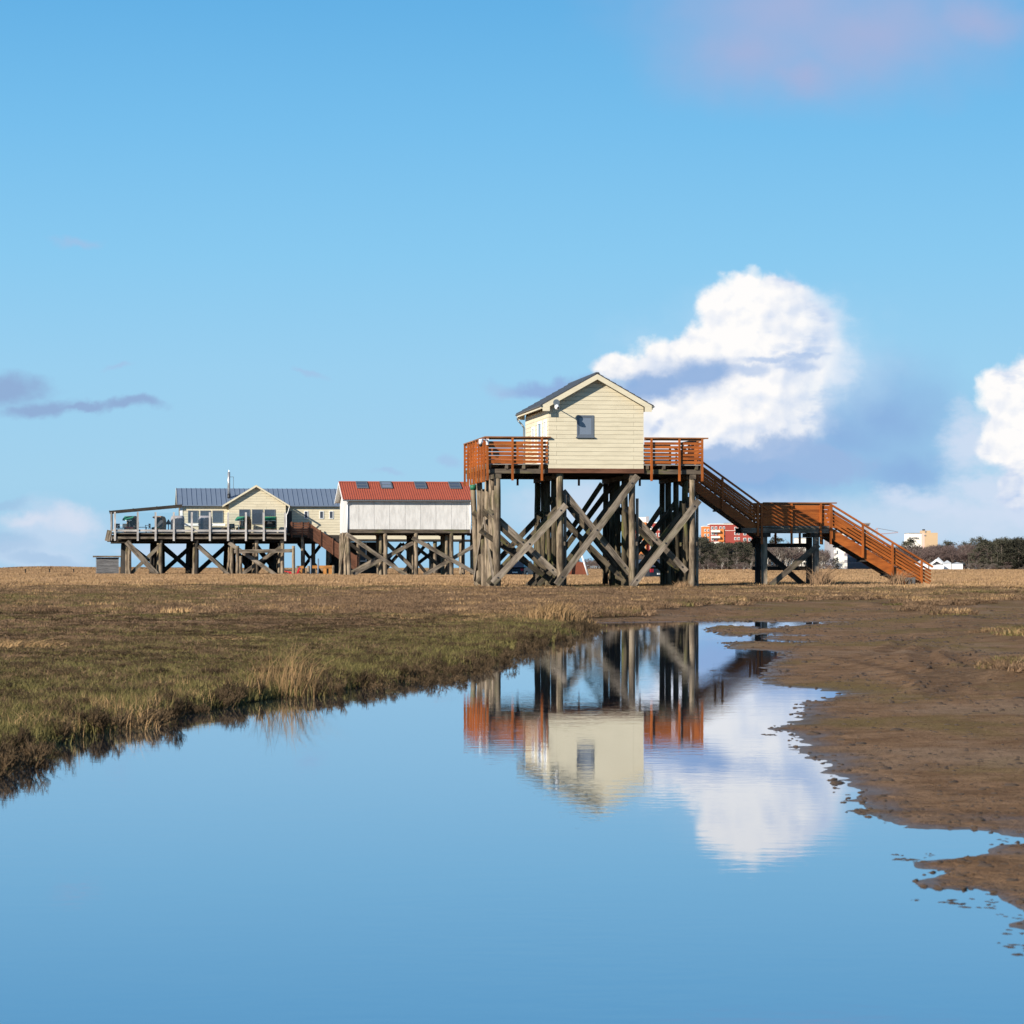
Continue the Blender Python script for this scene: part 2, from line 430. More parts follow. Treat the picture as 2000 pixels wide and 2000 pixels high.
    def layer(col, lst, colour, soft, lo=0.0, amp=0.5, nscale=9.0, op=1.0, vec=None, stretch=(1, 1, 1)):
        v = vec if vec is not None else P
        f = blobs(lst, v)
        n = NZ(nscale, stretch)
        f = t.m('ADD', f, t.m('MULTIPLY_ADD', n, amp * 2, -amp))
        a = t.m('MULTIPLY', t.m('MULTIPLY', t.ss(f, lo, lo + soft), op), front)
        return t.mix(a, col, colour)
    K = 10.0 / 2 ** EXPO
    def ten(c): return tuple(K * k for k in c)
    # pale veils low over the horizon
    col = layer(col, [(1880, 1030, 420, 75), (1500, 1020, 300, 60), (1130, 990, 190, 75)], ten((0.62, 0.72, 0.87)), 0.9, -0.1, 0.30, 5, 0.8, stretch=(1, 2.2, 1))
    col = layer(col, [(110, 1035, 190, 60), (60, 1080, 230, 40), (330, 1070, 160, 26)], ten((0.56, 0.69, 0.87)), 0.8, -0.05, 0.5, 7, 0.8, stretch=(1, 1.8, 1))
    col = layer(col, [(145, 1014, 62, 30), (60, 1020, 90, 22)], ten((0.70, 0.755, 0.88)), 0.9, -0.05, 0.55, 10, 0.75)
    col = layer(col, [(0, 1062, 90, 28), (90, 1088, 120, 16), (10, 985, 60, 16)], ten((0.34, 0.52, 0.75)), 0.7, 0.0, 0.45, 8, 0.5, stretch=(1, 2, 1))
    # shaded blue-grey cloud behind the cumulus
    col = layer(col, [(1730, 810, 190, 150), (1640, 850, 230, 140), (1470, 945, 280, 80), (1760, 920, 160, 80)], ten((0.255, 0.435, 0.735)), 1.2, -0.2, 0.20, 3.0, 0.92)
    # the big cumulus with its own relief
    def vor(vec, scale):
        n = t.node('ShaderNodeTexVoronoi', voronoi_dimensions='2D', feature='F1'); t.put(n.inputs['Vector'], vec)
        n.inputs['Scale'].default_value = scale
        return n.outputs['Distance']
    PW = t.vm('ADD', P0, t.vm('MULTIPLY', t.vm('SUBTRACT', wv2, (0.5, 0.5, 0.5)), (0.03, 0.03, 0)))
    def relief(off):
        v = t.vm('ADD', P0, off); w_ = t.vm('ADD', PW, off)
        n = t.noise(v, 6.0, 6, 0.58)
        p = t.m('ADD', t.m('MULTIPLY', vor(w_, 13.0), 0.62), t.m('MULTIPLY', vor(w_, 31.0), 0.30))
        return t.m('SUBTRACT', t.m('MULTIPLY', n, 1.0), t.m('MULTIPLY', p, 0.55))
    nA = relief((0, 0, 0)); nB = relief((0.010, 0.015, 0))
    nC = t.noise(t.vm('ADD', P0, (3.1, 1.7, 0.0)), 4.0, 3, 0.55)
    nD = t.noise(t.vm('MULTIPLY', P0, (1.0, 2.4, 1.0)), 7.0, 4, 0.6)
    def cumulus(col, lst, xa, xb, grey_y, soft0=0.30, soft1=0.8, gfade=0.5, leeop=0.35):
        f0 = blobs(lst, P)
        f = t.m('ADD', f0, t.m('MULTIPLY_ADD', nA, 0.95, -0.22))
        x0, y0, _ = t.sep(P)
        lee = t.ss(x0, xa, xb)
        edge = t.m('MULTIPLY_ADD', lee, soft1, soft0)
        a = t.m('MULTIPLY', t.m('MULTIPLY', t.ss(f, -0.06, edge), front), t.m('MULTIPLY_ADD', lee, -leeop, 1.0))
        rel = t.m('MULTIPLY_ADD', t.m('SUBTRACT', nA, nB), 1.7, 0.97)
        rel = t.m('SUBTRACT', rel, t.m('MULTIPLY', lee, 0.20))
        rel = t.m('SUBTRACT', rel, t.m('MULTIPLY', t.ss(y0, grey_y[0], grey_y[1]), gfade))
        rel = t.m('SUBTRACT', rel, t.m('MULTIPLY', t.ss(nC, 0.46, 0.66), 0.30))
        rel = t.m('SUBTRACT', rel, t.m('MULTIPLY', t.m('MULTIPLY', t.ss(nD, 0.50, 0.66), t.ss(x0, 1.38, 1.54)), 0.42), clamp=True)
        return t.mix(a, col, t.mix(rel, ten((0.44, 0.585, 0.84)), ten((1.0, 0.985, 0.975))))
    col = layer(col, [(1470, 720, 330, 190), (1620, 700, 180, 150)], ten((0.58, 0.74, 0.92)), 1.1, -0.05, 0.40, 6, 0.55)
    col = layer(col, [(1580, 640, 110, 80), (1630, 700, 70, 80), (1560, 595, 80, 40)], ten((0.78, 0.84, 0.94)), 0.8, -0.1, 0.7, 10, 0.72)
    col = cumulus(col, [(1495, 608, 92, 76), (1440, 635, 90, 66), (1400, 668, 85, 52), (1330, 695, 105, 46), (1245, 714, 95, 30), (1540, 660, 130, 95), (1615, 655, 50, 60), (1580, 720, 70, 70),
           (1450, 780, 170, 85), (1360, 810, 160, 85), (1270, 800, 120, 75), (1210, 795, 90, 55), (1550, 765, 110, 105), (1480, 850, 150, 55), (1400, 872, 90, 32)], 1.51, 1.68, (0.79, 0.92))
    # right-hand cumulus, cut by the frame
    col = layer(col, [(1893, 870, 80, 85), (1915, 955, 130, 50), (1810, 990, 130, 36), (1985, 1000, 130, 45), (1750, 975, 70, 30)], ten((0.64, 0.735, 0.895)), 0.95, -0.10, 0.9, 10, 0.88)
    col = cumulus(col, [(2030, 775, 95, 90), (1990, 800, 70, 70), (1978, 870, 62, 75), (2010, 900, 78, 80), (1985, 950, 45, 45), (2090, 860, 130, 150)], 2.3, 2.5, (0.93, 1.02))
    # grey cloud drifting in front
    col = layer(col, [(1365, 724, 105, 44), (1270, 744, 130, 38), (1160, 755, 120, 30), (1050, 748, 100, 24)], ten((0.285, 0.445, 0.73)), 0.75, -0.05, 0.46, 8, 0.95, stretch=(1, 1.8, 1))
    col = layer(col, [(1500, 697, 90, 10), (1570, 690, 70, 8), (1470, 720, 50, 16), (1560, 712, 60, 12)], ten((0.42, 0.56, 0.81)), 0.8, -0.1, 0.55, 12, 0.7, stretch=(1, 1.8, 1))
    # shaded billows at its foot: crisp tops against the white
    col = layer(col, [(1530, 888, 70, 44), (1500, 912, 110, 40), (1400, 898, 60, 32), (1600, 915, 110, 44), (1440, 930, 130, 36), (1350, 905, 50, 22)], ten((0.32, 0.475, 0.745)), 0.45, -0.05, 0.60, 9, 0.85)
    col = layer(col, [(1270, 830, 16, 14), (1285, 816, 14, 14)], ten((0.52, 0.63, 0.85)), 0.9, 0.0, 0.5, 14, 0.7)
    # streaks left, small scraps, mauve veil top right
    col = layer(col, [(10, 750, 110, 36), (70, 788, 100, 24), (255, 793, 90, 18), (160, 790, 90, 12)], ten((0.28, 0.42, 0.665)), 0.9, -0.12, 0.5, 7, 0.95, stretch=(1, 2.0, 1))
    col = layer(col, [(870, 912, 32, 18), (980, 755, 50, 24), (235, 722, 50, 10), (600, 735, 50, 10), (150, 478, 70, 14), (760, 930, 36, 10)], ten((0.37, 0.53, 0.78)), 1.0, -0.05, 0.6, 11, 0.6, stretch=(1, 1.8, 1))
    col = layer(col, [(1540, 20, 300, 160), (1460, 90, 190, 120), (1700, 60, 260, 130), (1910, 40, 150, 70), (1560, 150, 110, 60)], ten((0.365, 0.455, 0.715)), 1.7, -0.5, 0.50, 3, 0.98)
    t.put(bg.inputs['Color'], col)
    w.cycles.sampling_method = 'MANUAL'; w.cycles.sample_map_resolution = 1024
build_world()
vs = SC.view_settings
vs.view_transform = 'Standard'; vs.look = 'None'; vs.exposure = EXPO; vs.gamma = 1.0; vs.use_curve_mapping = False
SC.render.engine = 'CYCLES'
SC.cycles.use_denoising = True
SC.cycles.max_bounces = 8; SC.cycles.transparent_max_bounces = 12
SC.cycles.caustics_reflective = False; SC.cycles.caustics_refractive = False
# ------------------------------------------------------------------ shoreline, traced once on the water plane (photo pixels -> metres)
_shore = [(0, 1482), (72, 1458), (181, 1437), (290, 1402), (399, 1382), (507, 1366), (600, 1358), (693, 1347), (786, 1329), (864, 1309), (926, 1288),
 (988, 1272), (1066, 1245), (1105, 1232), (1143, 1220), (1149, 1216), (1310, 1214.7), (1466, 1214), (1616, 1214.7), (1600, 1218.5), (1517, 1226), (1486, 1228.5), (1466, 1224),
 (1404, 1221.5), (1378, 1230), (1430, 1243), (1517, 1236.5), (1492, 1247.5), (1538, 1251.5), (1554, 1256), (1466, 1252.5), (1409, 1256), (1440, 1267.5),
 (1492, 1270), (1538, 1272.7), (1543, 1280.5), (1512, 1296), (1497, 1322), (1507, 1337), (1549, 1342), (1611, 1346), (1657, 1353), (1580, 1373), (1564, 1384),
 (1549, 1410), (1520, 1425), (1574, 1431), (1554, 1446), (1574, 1467), (1621, 1487), (1631, 1513), (1668, 1550), (1679, 1585), (1707, 1600), (1759, 1608),
 (1836, 1617), (1914, 1623), (2000, 1634), (2040, 1642), (2000, 1649), (1966, 1659), (1927, 1671), (1875, 1680), (1823, 1691), (1862, 1699), (1836, 1715), (1828, 1728), (1870, 1739), (1914, 1734),
 (1953, 1751), (1979, 1770), (2010, 1790), (2060, 1850), (2150, 2000), (2400, 2300)]
SHORE = [gpt(x, y) for x, y in _shore] + [(2.2, 3.5), (6, -2), (7, -25), (-14, -25), (-12, 4), (-7.5, 10.5)] + [gpt(-330, 1590), gpt(-120, 1520)]
_mud = [(2600, 1165), (2000, 1168), (1850, 1170), (1700, 1173), (1550, 1179), (1400, 1187), (1250, 1196), (1160, 1205)]
MUD = [gpt(x, y, 0.1) for x, y in _mud] + [gpt(1143, 1216), gpt(1120, 1240), gpt(1150, 1300), (-2.0, 20), (-6, 5), (-10, -30), (80, -30), (80, 95)]
def ground(X, Y):
    """height of the ground, plus the mud weight, at world X, Y (numpy arrays)"""
    X = np.asarray(X, float); Y = np.asarray(Y, float)
    sh = X.shape; X = X.ravel(); Y = Y.ravel()
    d = np.full(X.shape, 60.0)
    near = (np.abs(X) < 60) & (Y < 130) & (Y > -60)
    d[near] = sdf(SHORE, X[near], Y[near])
    md = np.full(X.shape, 40.0)
    nr = (X > -60) & (X < 140) & (Y < 170) & (Y > -80)
    md[nr] = sdf(MUD, X[nr], Y[nr])
    wob = fbm(X, Y, 6.0, 4, 3)
    soft = np.clip(Y * 0.02, 0.35, 2.0)
    mud = 1 - sstep(-1, 1, (md + wob * np.clip(Y * 0.025, 0.2, 3.0)) / soft)
    d = d + fbm(X, Y, 0.9, 4, 9) * np.clip(0.006 * Y, 0.04, 0.5) * 0.8
    d = d + (1 - mud) * fbm(X, Y * .7, 0.55, 4, 13) * np.clip(0.012 * Y, 0.12, 0.4)
    rp = np.full(X.shape, 9.0); rr_ = (X > 2) & (X < 60) & (Y > 15) & (Y < 130)
    rp[rr_] = sdf(RIGHTVEG, X[rr_], Y[rr_])
    veg = (1 - sstep(-1.5, 1.0, rp + 2.2 * fbm(X, Y, 3.0, 4, 61))) * sstep(-.25, .25, fbm(X, Y * .5, 4.0, 4, 62) + .12)
    mud = mud * (1 - .8 * veg)
    dl = np.maximum(d, 0); dn = np.maximum(-d, 0)
    n1 = fbm(X, Y, 5.0, 4, 21); n2 = fbm(X, Y, 0.8, 4, 33); n3 = fbm(X, Y, 0.16, 3, 41)
    fade = np.clip(1.6 - Y / 60, 0, 1)
    zmarsh = 0.095 * (1 - np.exp(-dl / 0.45)) + 0.155 * (1 - np.exp(-dl / 4.0)) + sstep(0.3, 2.5, dl) * (0.05 * n1 + 0.035 * n2) + 0.012 * n3 * fade * sstep(0, .3, dl)
    lace = np.exp(-(d / (.35 + .012 * Y)) ** 2) * (0.0075 * fbm(X, Y, 0.22, 4, 35) + .0045 * fbm(X, Y, .8, 3, 36) + .0015)
    zmud = 0.155 * (1 - np.exp(-dl / 9.0)) + 0.008 * (1 - np.exp(-dl / 0.25)) + lace + sstep(0.0, 1.0, dl) * (0.018 * n1 + 0.012 * n2) + 0.0045 * n3 * fade
    # wheel ruts pressed into the mud
    rut = np.zeros(X.shape)
    for (ax, ay, bx, by, w) in RUTS:
        ex, ey = bx - ax, by - ay; L = math.hypot(ex, ey)
        tt = ((X - ax) * ex + (Y - ay) * ey) / L; pp = ((X - ax) * -ey + (Y - ay) * ex) / L
        pp = pp + 0.25 * np.sin(tt * 0.35)
        on = sstep(0, 1.5, tt) * (1 - sstep(L - 1.5, L, tt))
        prof = np.exp(-(pp / w) ** 2) - 0.7 * np.exp(-((np.abs(pp) - 1.7 * w) / (0.6 * w)) ** 2)
        rut = np.maximum(rut, on * np.exp(-(pp / (1.3 * w)) ** 2) * (.55 + .45 * np.sin(tt * 14 + np.abs(pp) * 22)))
        zmud = np.maximum(zmud - on * 0.038 * prof * (0.75 + 0.5 * np.sin(tt * 14 + pp * 9)), np.where(on > .05, np.minimum(zmud, .02), -9))
    zin = -np.minimum(0.30, np.where(mud > .5, .04, .06) * dn + 0.10 * dn * dn) + mud * lace
    zmud = zmud + .010 * np.exp(-((X - SPIT[0]) / .35) ** 2 - ((Y - SPIT[1]) / .9) ** 2)
    zl = zmarsh * (1 - mud) + zmud * mud
    z = np.where(d > 0, zl, zin + mud * 0.004 * n3)
    for (qx, qy, wx, wy) in PUDDLES:
        g_ = np.exp(-(((X - qx) / wx) ** 2 + ((Y - qy) / wy) ** 2) ** 1.5 + .8 * n2); g_ = np.clip(g_, 0, 1)
        z = np.where(d > 0, z * (1 - g_) - .014 * g_, z)
    far = sstep(90, 130, Y)
    z = z * (1 - far) + far * (0.25 + 0.05 * fbm(X, Y, 16, 4, 55))
    # low dunes on the far left skyline
    z = z + 0.9 * np.exp(-((X + 137) / 9) ** 2 - ((Y - 820) / 60) ** 2) + 0.6 * np.exp(-((X + 118) / 10) ** 2 - ((Y - 820) / 60) ** 2) + 0.55 * np.exp(-((X + 112 - 0) / 40) ** 2 - ((Y - 900) / 60) ** 2)
    global LAST_RUT
    LAST_RUT = rut.reshape(sh)
    return z.reshape(sh), d.reshape(sh), mud.reshape(sh)
def _rut(x0, y0, x1, y1, w):
    a = gpt(x0, y0, 0.1); b = gpt(x1, y1, 0.1); return (*a, *b, w)
RUTS = [_rut(1850, 1352, 1670, 1268, 0.14), _rut(1790, 1350, 1850, 1250, 0.14), _rut(1660, 1275, 1800, 1232, 0.13), _rut(1830, 1345, 1905, 1262, 0.12)]
RIGHTVEG = [gpt(a, b, .12) for a, b in ((1650, 1172), (1740, 1184), (1800, 1205), (1860, 1238), (1905, 1277), (1935, 1300), (2000, 1315), (2300, 1390), (2700, 1300), (2600, 1168))]
PUDDLES = [(*gpt(a, b, .05), w, h) for a, b, w, h in ((1655, 1187, .9, 1.5), (1712, 1190, .5, .9), (1745, 1186, .5, .8), (1420, 1201, 1.0, .9), (1586, 1203, .45, .6), (1625, 1211, .5, .5), (1580, 1236, .35, .6), (1560, 1248, .3, .4))]
SPIT = gpt(1935, 1712)
def gz(x, y):
    return float(ground(np.array([x]), np.array([y]))[0][0])
def build_ground():
    # columns fine in the middle and coarser outward, rows finer towards the water's edge
    tt = np.linspace(-1, 1, 1101); a = 2.2
    xs = a * np.sinh(tt * math.asinh(2600 / a)) + 1.0
    ys = [-60, -30, -15, -6, 0, 3, 5]
    y = 6.0
    while y < 6500:
        ys.append(y); y *= 1.0085 if y < 140 else 1.02
    ys = np.array(ys)
    X, Y = np.meshgrid(xs, ys)
    z, d, mud = ground(X, Y)
    nx, ny = len(xs), len(ys)
    me = bpy.data.meshes.new('ground')
    me.vertices.add(nx * ny)
    me.vertices.foreach_set('co', np.stack([X, Y, z], -1).astype(np.float32).ravel())
    idx = np.arange(nx * ny).reshape(ny, nx)
    q = np.stack([idx[:-1, :-1], idx[:-1, 1:], idx[1:, 1:], idx[1:, :-1]], -1).reshape(-1, 4)
    me.loops.add(q.size); me.loops.foreach_set('vertex_index', q.ravel().astype(np.int32))
    me.polygons.add(len(q)); me.polygons.foreach_set('loop_start', np.arange(0, q.size, 4, dtype=np.int32))
    me.polygons.foreach_set('use_smooth', np.ones(len(q), bool))
    me.update()
    for nm, val in (('mud', mud), ('rut', LAST_RUT)):
        at = me.attributes.new(nm, 'FLOAT', 'POINT'); at.data.foreach_set('value', val.astype(np.float32).ravel())
    o = bpy.data.objects.new('ground', me); COL.objects.link(o); tag(o, kind='structure')
    # material
    m, t, b = new_mat('tidal_flat_ground'); me.materials.append(m)
    pos = t.node('ShaderNodeNewGeometry').outputs['Position']
    x, y, zz = t.sep(pos)
    mudw = t.attr('mud').outputs['Fac']
    n_s = t.noise(pos, 22.0, 6, 0.65); n_m = t.noise(pos, 2.2, 5, 0.6); n_l = t.noise(t.vm('MULTIPLY', pos, (1, 0.6, 1)), 0.33, 5, 0.6)
    mudc = t.mix(t.ss(n_m, 0.35, 0.65), (0.152, 0.087, 0.046), (0.240, 0.146, 0.084))
    mudc = t.mix(t.m('MULTIPLY', t.ss(n_l, 0.47, 0.60), 0.75), mudc, (0.150, 0.108, 0.040))        # algae film
    n_g = t.noise(t.vm('MULTIPLY', t.vm('ADD', pos, (40, 9, 0)), (1, 0.6, 1)), 0.4, 4, 0.6)
    mudc = t.mix(t.m('MULTIPLY', t.ss(n_g, 0.54, 0.64), 0.55), mudc, (0.245, 0.170, 0.115))            # drying silt
    n_k = t.noise(pos, 7.0, 6, 0.7)
    mudc = t.mix(t.m('MULTIPLY', t.ss(n_k, 0.52, 0.68), 0.6), mudc, (0.098, 0.060, 0.034))
    mudc = t.mix(t.m('MULTIPLY', t.ss(n_s, 0.57, 0.66), 0.75), mudc, (0.050, 0.030, 0.017))          # dark crumbs
    mudc = t.mix(t.m('MULTIPLY', t.attr('rut').outputs['Fac'], 0.75), mudc, (0.085, 0.052, 0.030))      # churned wheel tracks
    wet = t.ss(zz, 0.014, 0.001)
    wetc = t.mix(t.m('MULTIPLY', wet, 0.55), mudc, (0.052, 0.033, 0.021))
    soil = t.mix(t.ss(n_m, 0.35, 0.65), (0.085, 0.056, 0.034), (0.155, 0.105, 0.064))
    soil = t.mix(t.ss(n_s, 0.45, 0.62), soil, (0.075, 0.052, 0.030))
    straw = t.mix(t.ss(n_m, 0.3, 0.7), (0.31, 0.20, 0.10), (0.43, 0.29, 0.155))
    soil = t.mix(t.ss(t.m('ADD', y, t.m('MULTIPLY', n_l, 90.0)), 165.0, 230.0), soil, straw)
    col = t.mix(mudw, soil, wetc)
    bed = t.ss(zz, 0.0, -0.04)
    col = t.mix(bed, col, (0.10, 0.08, 0.06))
    t.put(b.inputs['Base Color'], col)
    rg = t.m('SUBTRACT', 0.9, t.m('MULTIPLY', t.m('MULTIPLY', wet, mudw), 0.55))
    t.put(b.inputs['Roughness'], rg); t.put(b.inputs['Specular IOR Level'], t.m('MULTIPLY_ADD', wet, 0.12, 0.03))
    n_r = t.noise(t.vm('MULTIPLY', pos, (1.6, 2.2, 1)), 3.0, 6, 0.7)
    h = t.m('ADD', t.m('ADD', t.m('MULTIPLY', n_s, 0.045), t.m('MULTIPLY', n_r, 0.10)), t.m('MULTIPLY', t.noise(pos, 70.0, 4, 0.6), 0.007))
    t.put(b.inputs['Normal'], t.bump(h, 0.8, 1.0))
    return o
def build_water():
    mb = MB(); mb.add([(-60, -60, 0), (60, -60, 0), (60, 110, 0), (-60, 110, 0)], [(0, 1, 2, 3)])
    o = mb.build('water', None); o.data.materials.clear()
    m, t, b = new_mat('shallow_tide_pool'); o.data.materials.append(m)
    out = m.node_tree.nodes['Material Output']
    pos = t.node('ShaderNodeNewGeometry').outputs['Position']
    n1 = t.noise(t.vm('MULTIPLY', pos, (2.2, 3.0, 1)), 1.0, 3, 0.5)
    n2 = t.noise(t.vm('MULTIPLY', pos, (6.0, 11.0, 1)), 1.0, 3, 0.5)
    gust = t.ss(t.noise(t.vm('MULTIPLY', pos, (0.5, 0.18, 1)), 1.0, 3, 0.5), 0.35, 0.7)
    h = t.m('ADD', t.m('MULTIPLY', n1, 0.00045), t.m('MULTIPLY', t.m('MULTIPLY', n2, 0.00055), t.m('MULTIPLY_ADD', gust, 0.9, 0.35)))
    nrm = t.bump(h, 0.8, 1.0)
    gl = t.node('ShaderNodeBsdfGlossy'); gl.inputs['Roughness'].default_value = 0.006
    gl.inputs['Color'].default_value = (0.905, 0.94, 1.0, 1); t.put(gl.inputs['Normal'], nrm)
    df = t.node('ShaderNodeBsdfDiffuse'); df.inputs['Color'].default_value = (0.022, 0.028, 0.040, 1)
    fr = t.node('ShaderNodeFresnel'); fr.inputs[0].default_value = 1.34
    mx = t.node('ShaderNodeMixShader')
    t.put(mx.inputs[0], t.m('MULTIPLY_ADD', fr.outputs[0], 0.52, 0.475)); t.put(mx.inputs[1], df.outputs[0]); t.put(mx.inputs[2], gl.outputs[0])
    t.put(out.inputs['Surface'], mx.outputs[0])
    m.node_tree.nodes.remove(b)
    tag(o, kind='structure')
    return o
ground_o = build_ground(); water_o = build_water()
# ------------------------------------------------------------------ scattered ground cover (uncountable: one object per kind of cover)
PROTO = bpy.data.collections.new('cover_sources')
def blades(n, rad, h0, h1, w, lean, mat, name, seed, flop=0.0):
    rnd = random.Random(seed); mb = MB()
    for i in range(n):
        a = rnd.uniform(0, 2 * math.pi); r = rad * math.sqrt(rnd.random())
        x, y = r * math.cos(a), r * math.sin(a); h = rnd.uniform(h0, h1)
        la = rnd.uniform(0, 2 * math.pi); ln = rnd.uniform(0.1, 1) * lean * h
        ux, uy = math.cos(la), math.sin(la); fa = rnd.uniform(0, math.pi); wx, wy = math.cos(fa) * w / 2, math.sin(fa) * w / 2
        R = rnd.random()
        mx, my = x + ux * ln * 0.35, y + uy * ln * 0.35
        tx, ty = x + ux * ln, y + uy * ln; ht = h * (1 - 0.25 * ln / h) * (1 - flop * rnd.random())
        vs = [(x - wx, y - wy, -0.03 * h1), (x + wx, y + wy, -0.03 * h1), (mx + wx * .8, my + wy * .8, h * .55), (mx - wx * .8, my - wy * .8, h * .55), (tx, ty, ht)]
        mb.add(vs, [(0, 1, 2, 3), (3, 2, 4)], [(0, 0, R), (0, 0, R), (.55, 0, R), (.55, 0, R), (1, 0, R)])
    return mb
def twiggy(n, rad, h, mat, name, seed):
    rnd = random.Random(seed); mb = MB()
    def br(p, d, L, w, lev):
        q = p + d * L; R = rnd.random(); s = d.cross(Vector((rnd.uniform(-1, 1), rnd.uniform(-1, 1), .2))).normalized() * w
        mb.add([p - s, p + s, q + s * .6, q - s * .6], [(0, 1, 2, 3)], [(0, 0, R)] * 4)
        if lev > 0:
            for k in range(3 if lev > 1 else 2):
                nd = (d + Vector((rnd.uniform(-.9, .9), rnd.uniform(-.9, .9), rnd.uniform(-.1, .7)))).normalized()
                br(p + d * L * rnd.uniform(.4, 1), nd, L * rnd.uniform(.55, .8), w * .75, lev - 1)
    for i in range(n):
        a = rnd.uniform(0, 6.28); r = rad * math.sqrt(rnd.random()) * .4
        d = Vector((math.cos(a) * .7, math.sin(a) * .7, rnd.uniform(.5, 1.2))).normalized()
        br(Vector((r * math.cos(a), r * math.sin(a), -0.02)), d, h * .40, 0.022, 4)
    return mb
def proto(mb, name, mat):
    o = bpy.data.objects.new(name, mb.mesh(name, mat)); PROTO.objects.link(o); return o
SETS = {}
def make_set(key, objs):
    c = bpy.data.collections.new('cover_' + key)
    for o in objs: c.objects.link(o)
    SETS[key] = c
make_set('marsh', [proto(blades(105, 1, .25, 1.0, .034, .8, None, '', 1), 'a_tuft', M['g_olive']), proto(blades(120, 1, .2, .9, .038, 1.0, None, '', 2), 'b_tuft', M['g_brown']),
                   proto(blades(70, 1, .3, 1.0, .028, .7, None, '', 3), 'c_tuft', M['g_straw']), proto(blades(130, 1, .15, .75, .042, 1.2, None, '', 4), 'd_tuft', M['g_brown']), proto(twiggy(16, 1, 1.0, None, '', 5), 'e_twigs', M['g_dark'])])
make_set('far', [proto(blades(200, 1, .3, 1.0, .034, .6, None, '', 11), 'a_patch', M['g_olive']), proto(blades(210, 1, .25, 1.0, .034, .7, None, '', 12), 'b_patch', M['g_brown']),
                 proto(blades(150, 1, .4, 1.0, .045, .4, None, '', 13), 'c_patch', M['g_straw']), proto(blades(170, 1, .4, 1.0, .04, .35, None, '', 14), 'd_patch', M['g_meadow'])])
make_set('salt', [proto(twiggy(7, 1, 1.0, None, '', 21), 'a_plant', M['g_dark']), proto(twiggy(9, 1, 1.0, None, '', 22), 'b_plant', M['g_dark']), proto(twiggy(6, 1, 1.0, None, '', 23), 'c_plant', M['g_dark'])])
def clodmesh(seed):
    random.seed(seed); mb = MB(); mb.ico((0, 0, 0), 1, (1, .8, .55), .25, 7, 5); mb.ico((.7, .2, -.1), .6, (1, .8, .5), .25, 6, 4); return mb
make_set('clod', [proto(clodmesh(31), 'a_clod', M['clod']), proto(clodmesh(32), 'b_clod', M['clod'])])
def scatter(name, key, P, S, idx, rot=None):
    """one object: points that carry scale, turn and kind, turned into plants by geometry nodes"""
    n = len(P)
    me = bpy.data.meshes.new(name); me.vertices.add(n); me.vertices.foreach_set('co', np.asarray(P, np.float32).ravel())
    a = me.attributes.new('s', 'FLOAT_VECTOR', 'POINT'); a.data.foreach_set('vector', np.asarray(S, np.float32).ravel())
    R = np.zeros((n, 3), np.float32); R[:, 2] = RNG.uniform(0, 6.283, n)
    if rot is not None: R[:, :2] = rot
    a = me.attributes.new('r', 'FLOAT_VECTOR', 'POINT'); a.data.foreach_set('vector', R.ravel())
    a = me.attributes.new('k', 'INT', 'POINT'); a.data.foreach_set('value', np.asarray(idx, np.int32))
    o = bpy.data.objects.new(name, me); COL.objects.link(o); tag(o, kind='stuff')
    g = bpy.data.node_groups.new(name, 'GeometryNodeTree')
    g.interface.new_socket('Geometry', in_out='INPUT', socket_type='NodeSocketGeometry')
    g.interface.new_socket('Geometry', in_out='OUTPUT', socket_type='NodeSocketGeometry')
    N = g.nodes; L = g.links
    gi = N.new('NodeGroupInput'); go = N.new('NodeGroupOutput'); ip = N.new('GeometryNodeInstanceOnPoints')
    ci = N.new('GeometryNodeCollectionInfo'); ci.inputs['Collection'].default_value = SETS[key]
    ci.inputs['Separate Children'].default_value = True; ci.inputs['Reset Children'].default_value = True
    def at(nm, ty):
        x = N.new('GeometryNodeInputNamedAttribute'); x.data_type = ty; x.inputs['Name'].default_value = nm
        return [s for s in x.outputs if s.enabled and s.name == 'Attribute'][0]
    L.new(gi.outputs[0], ip.inputs['Points']); L.new(ci.outputs[0], ip.inputs['Instance'])
    ip.inputs['Pick Instance'].default_value = True
    L.new(at('k', 'INT'), ip.inputs['Instance Index']); L.new(at('r', 'FLOAT_VECTOR'), ip.inputs['Rotation']); L.new(at('s', 'FLOAT_VECTOR'), ip.inputs['Scale'])
    L.new(ip.outputs[0], go.inputs[0])
    md = o.modifiers.new('plants', 'NODES'); md.node_group = g
    return o
RNG = np.random.default_rng(5)
def sample(n, y0, y1, p, u=0.225, pad=1.5):
    """points over the field of view and a margin; density falls as Y**p"""
    t = RNG.random(n); e = p + 2
    Y = (y0 ** e + t * (y1 ** e - y0 ** e)) ** (1 / e) if abs(e) > 1e-6 else y0 * (y1 / y0) ** t
    X = RNG.uniform(-1, 1, n) * (u * Y + pad)
    return X, Y
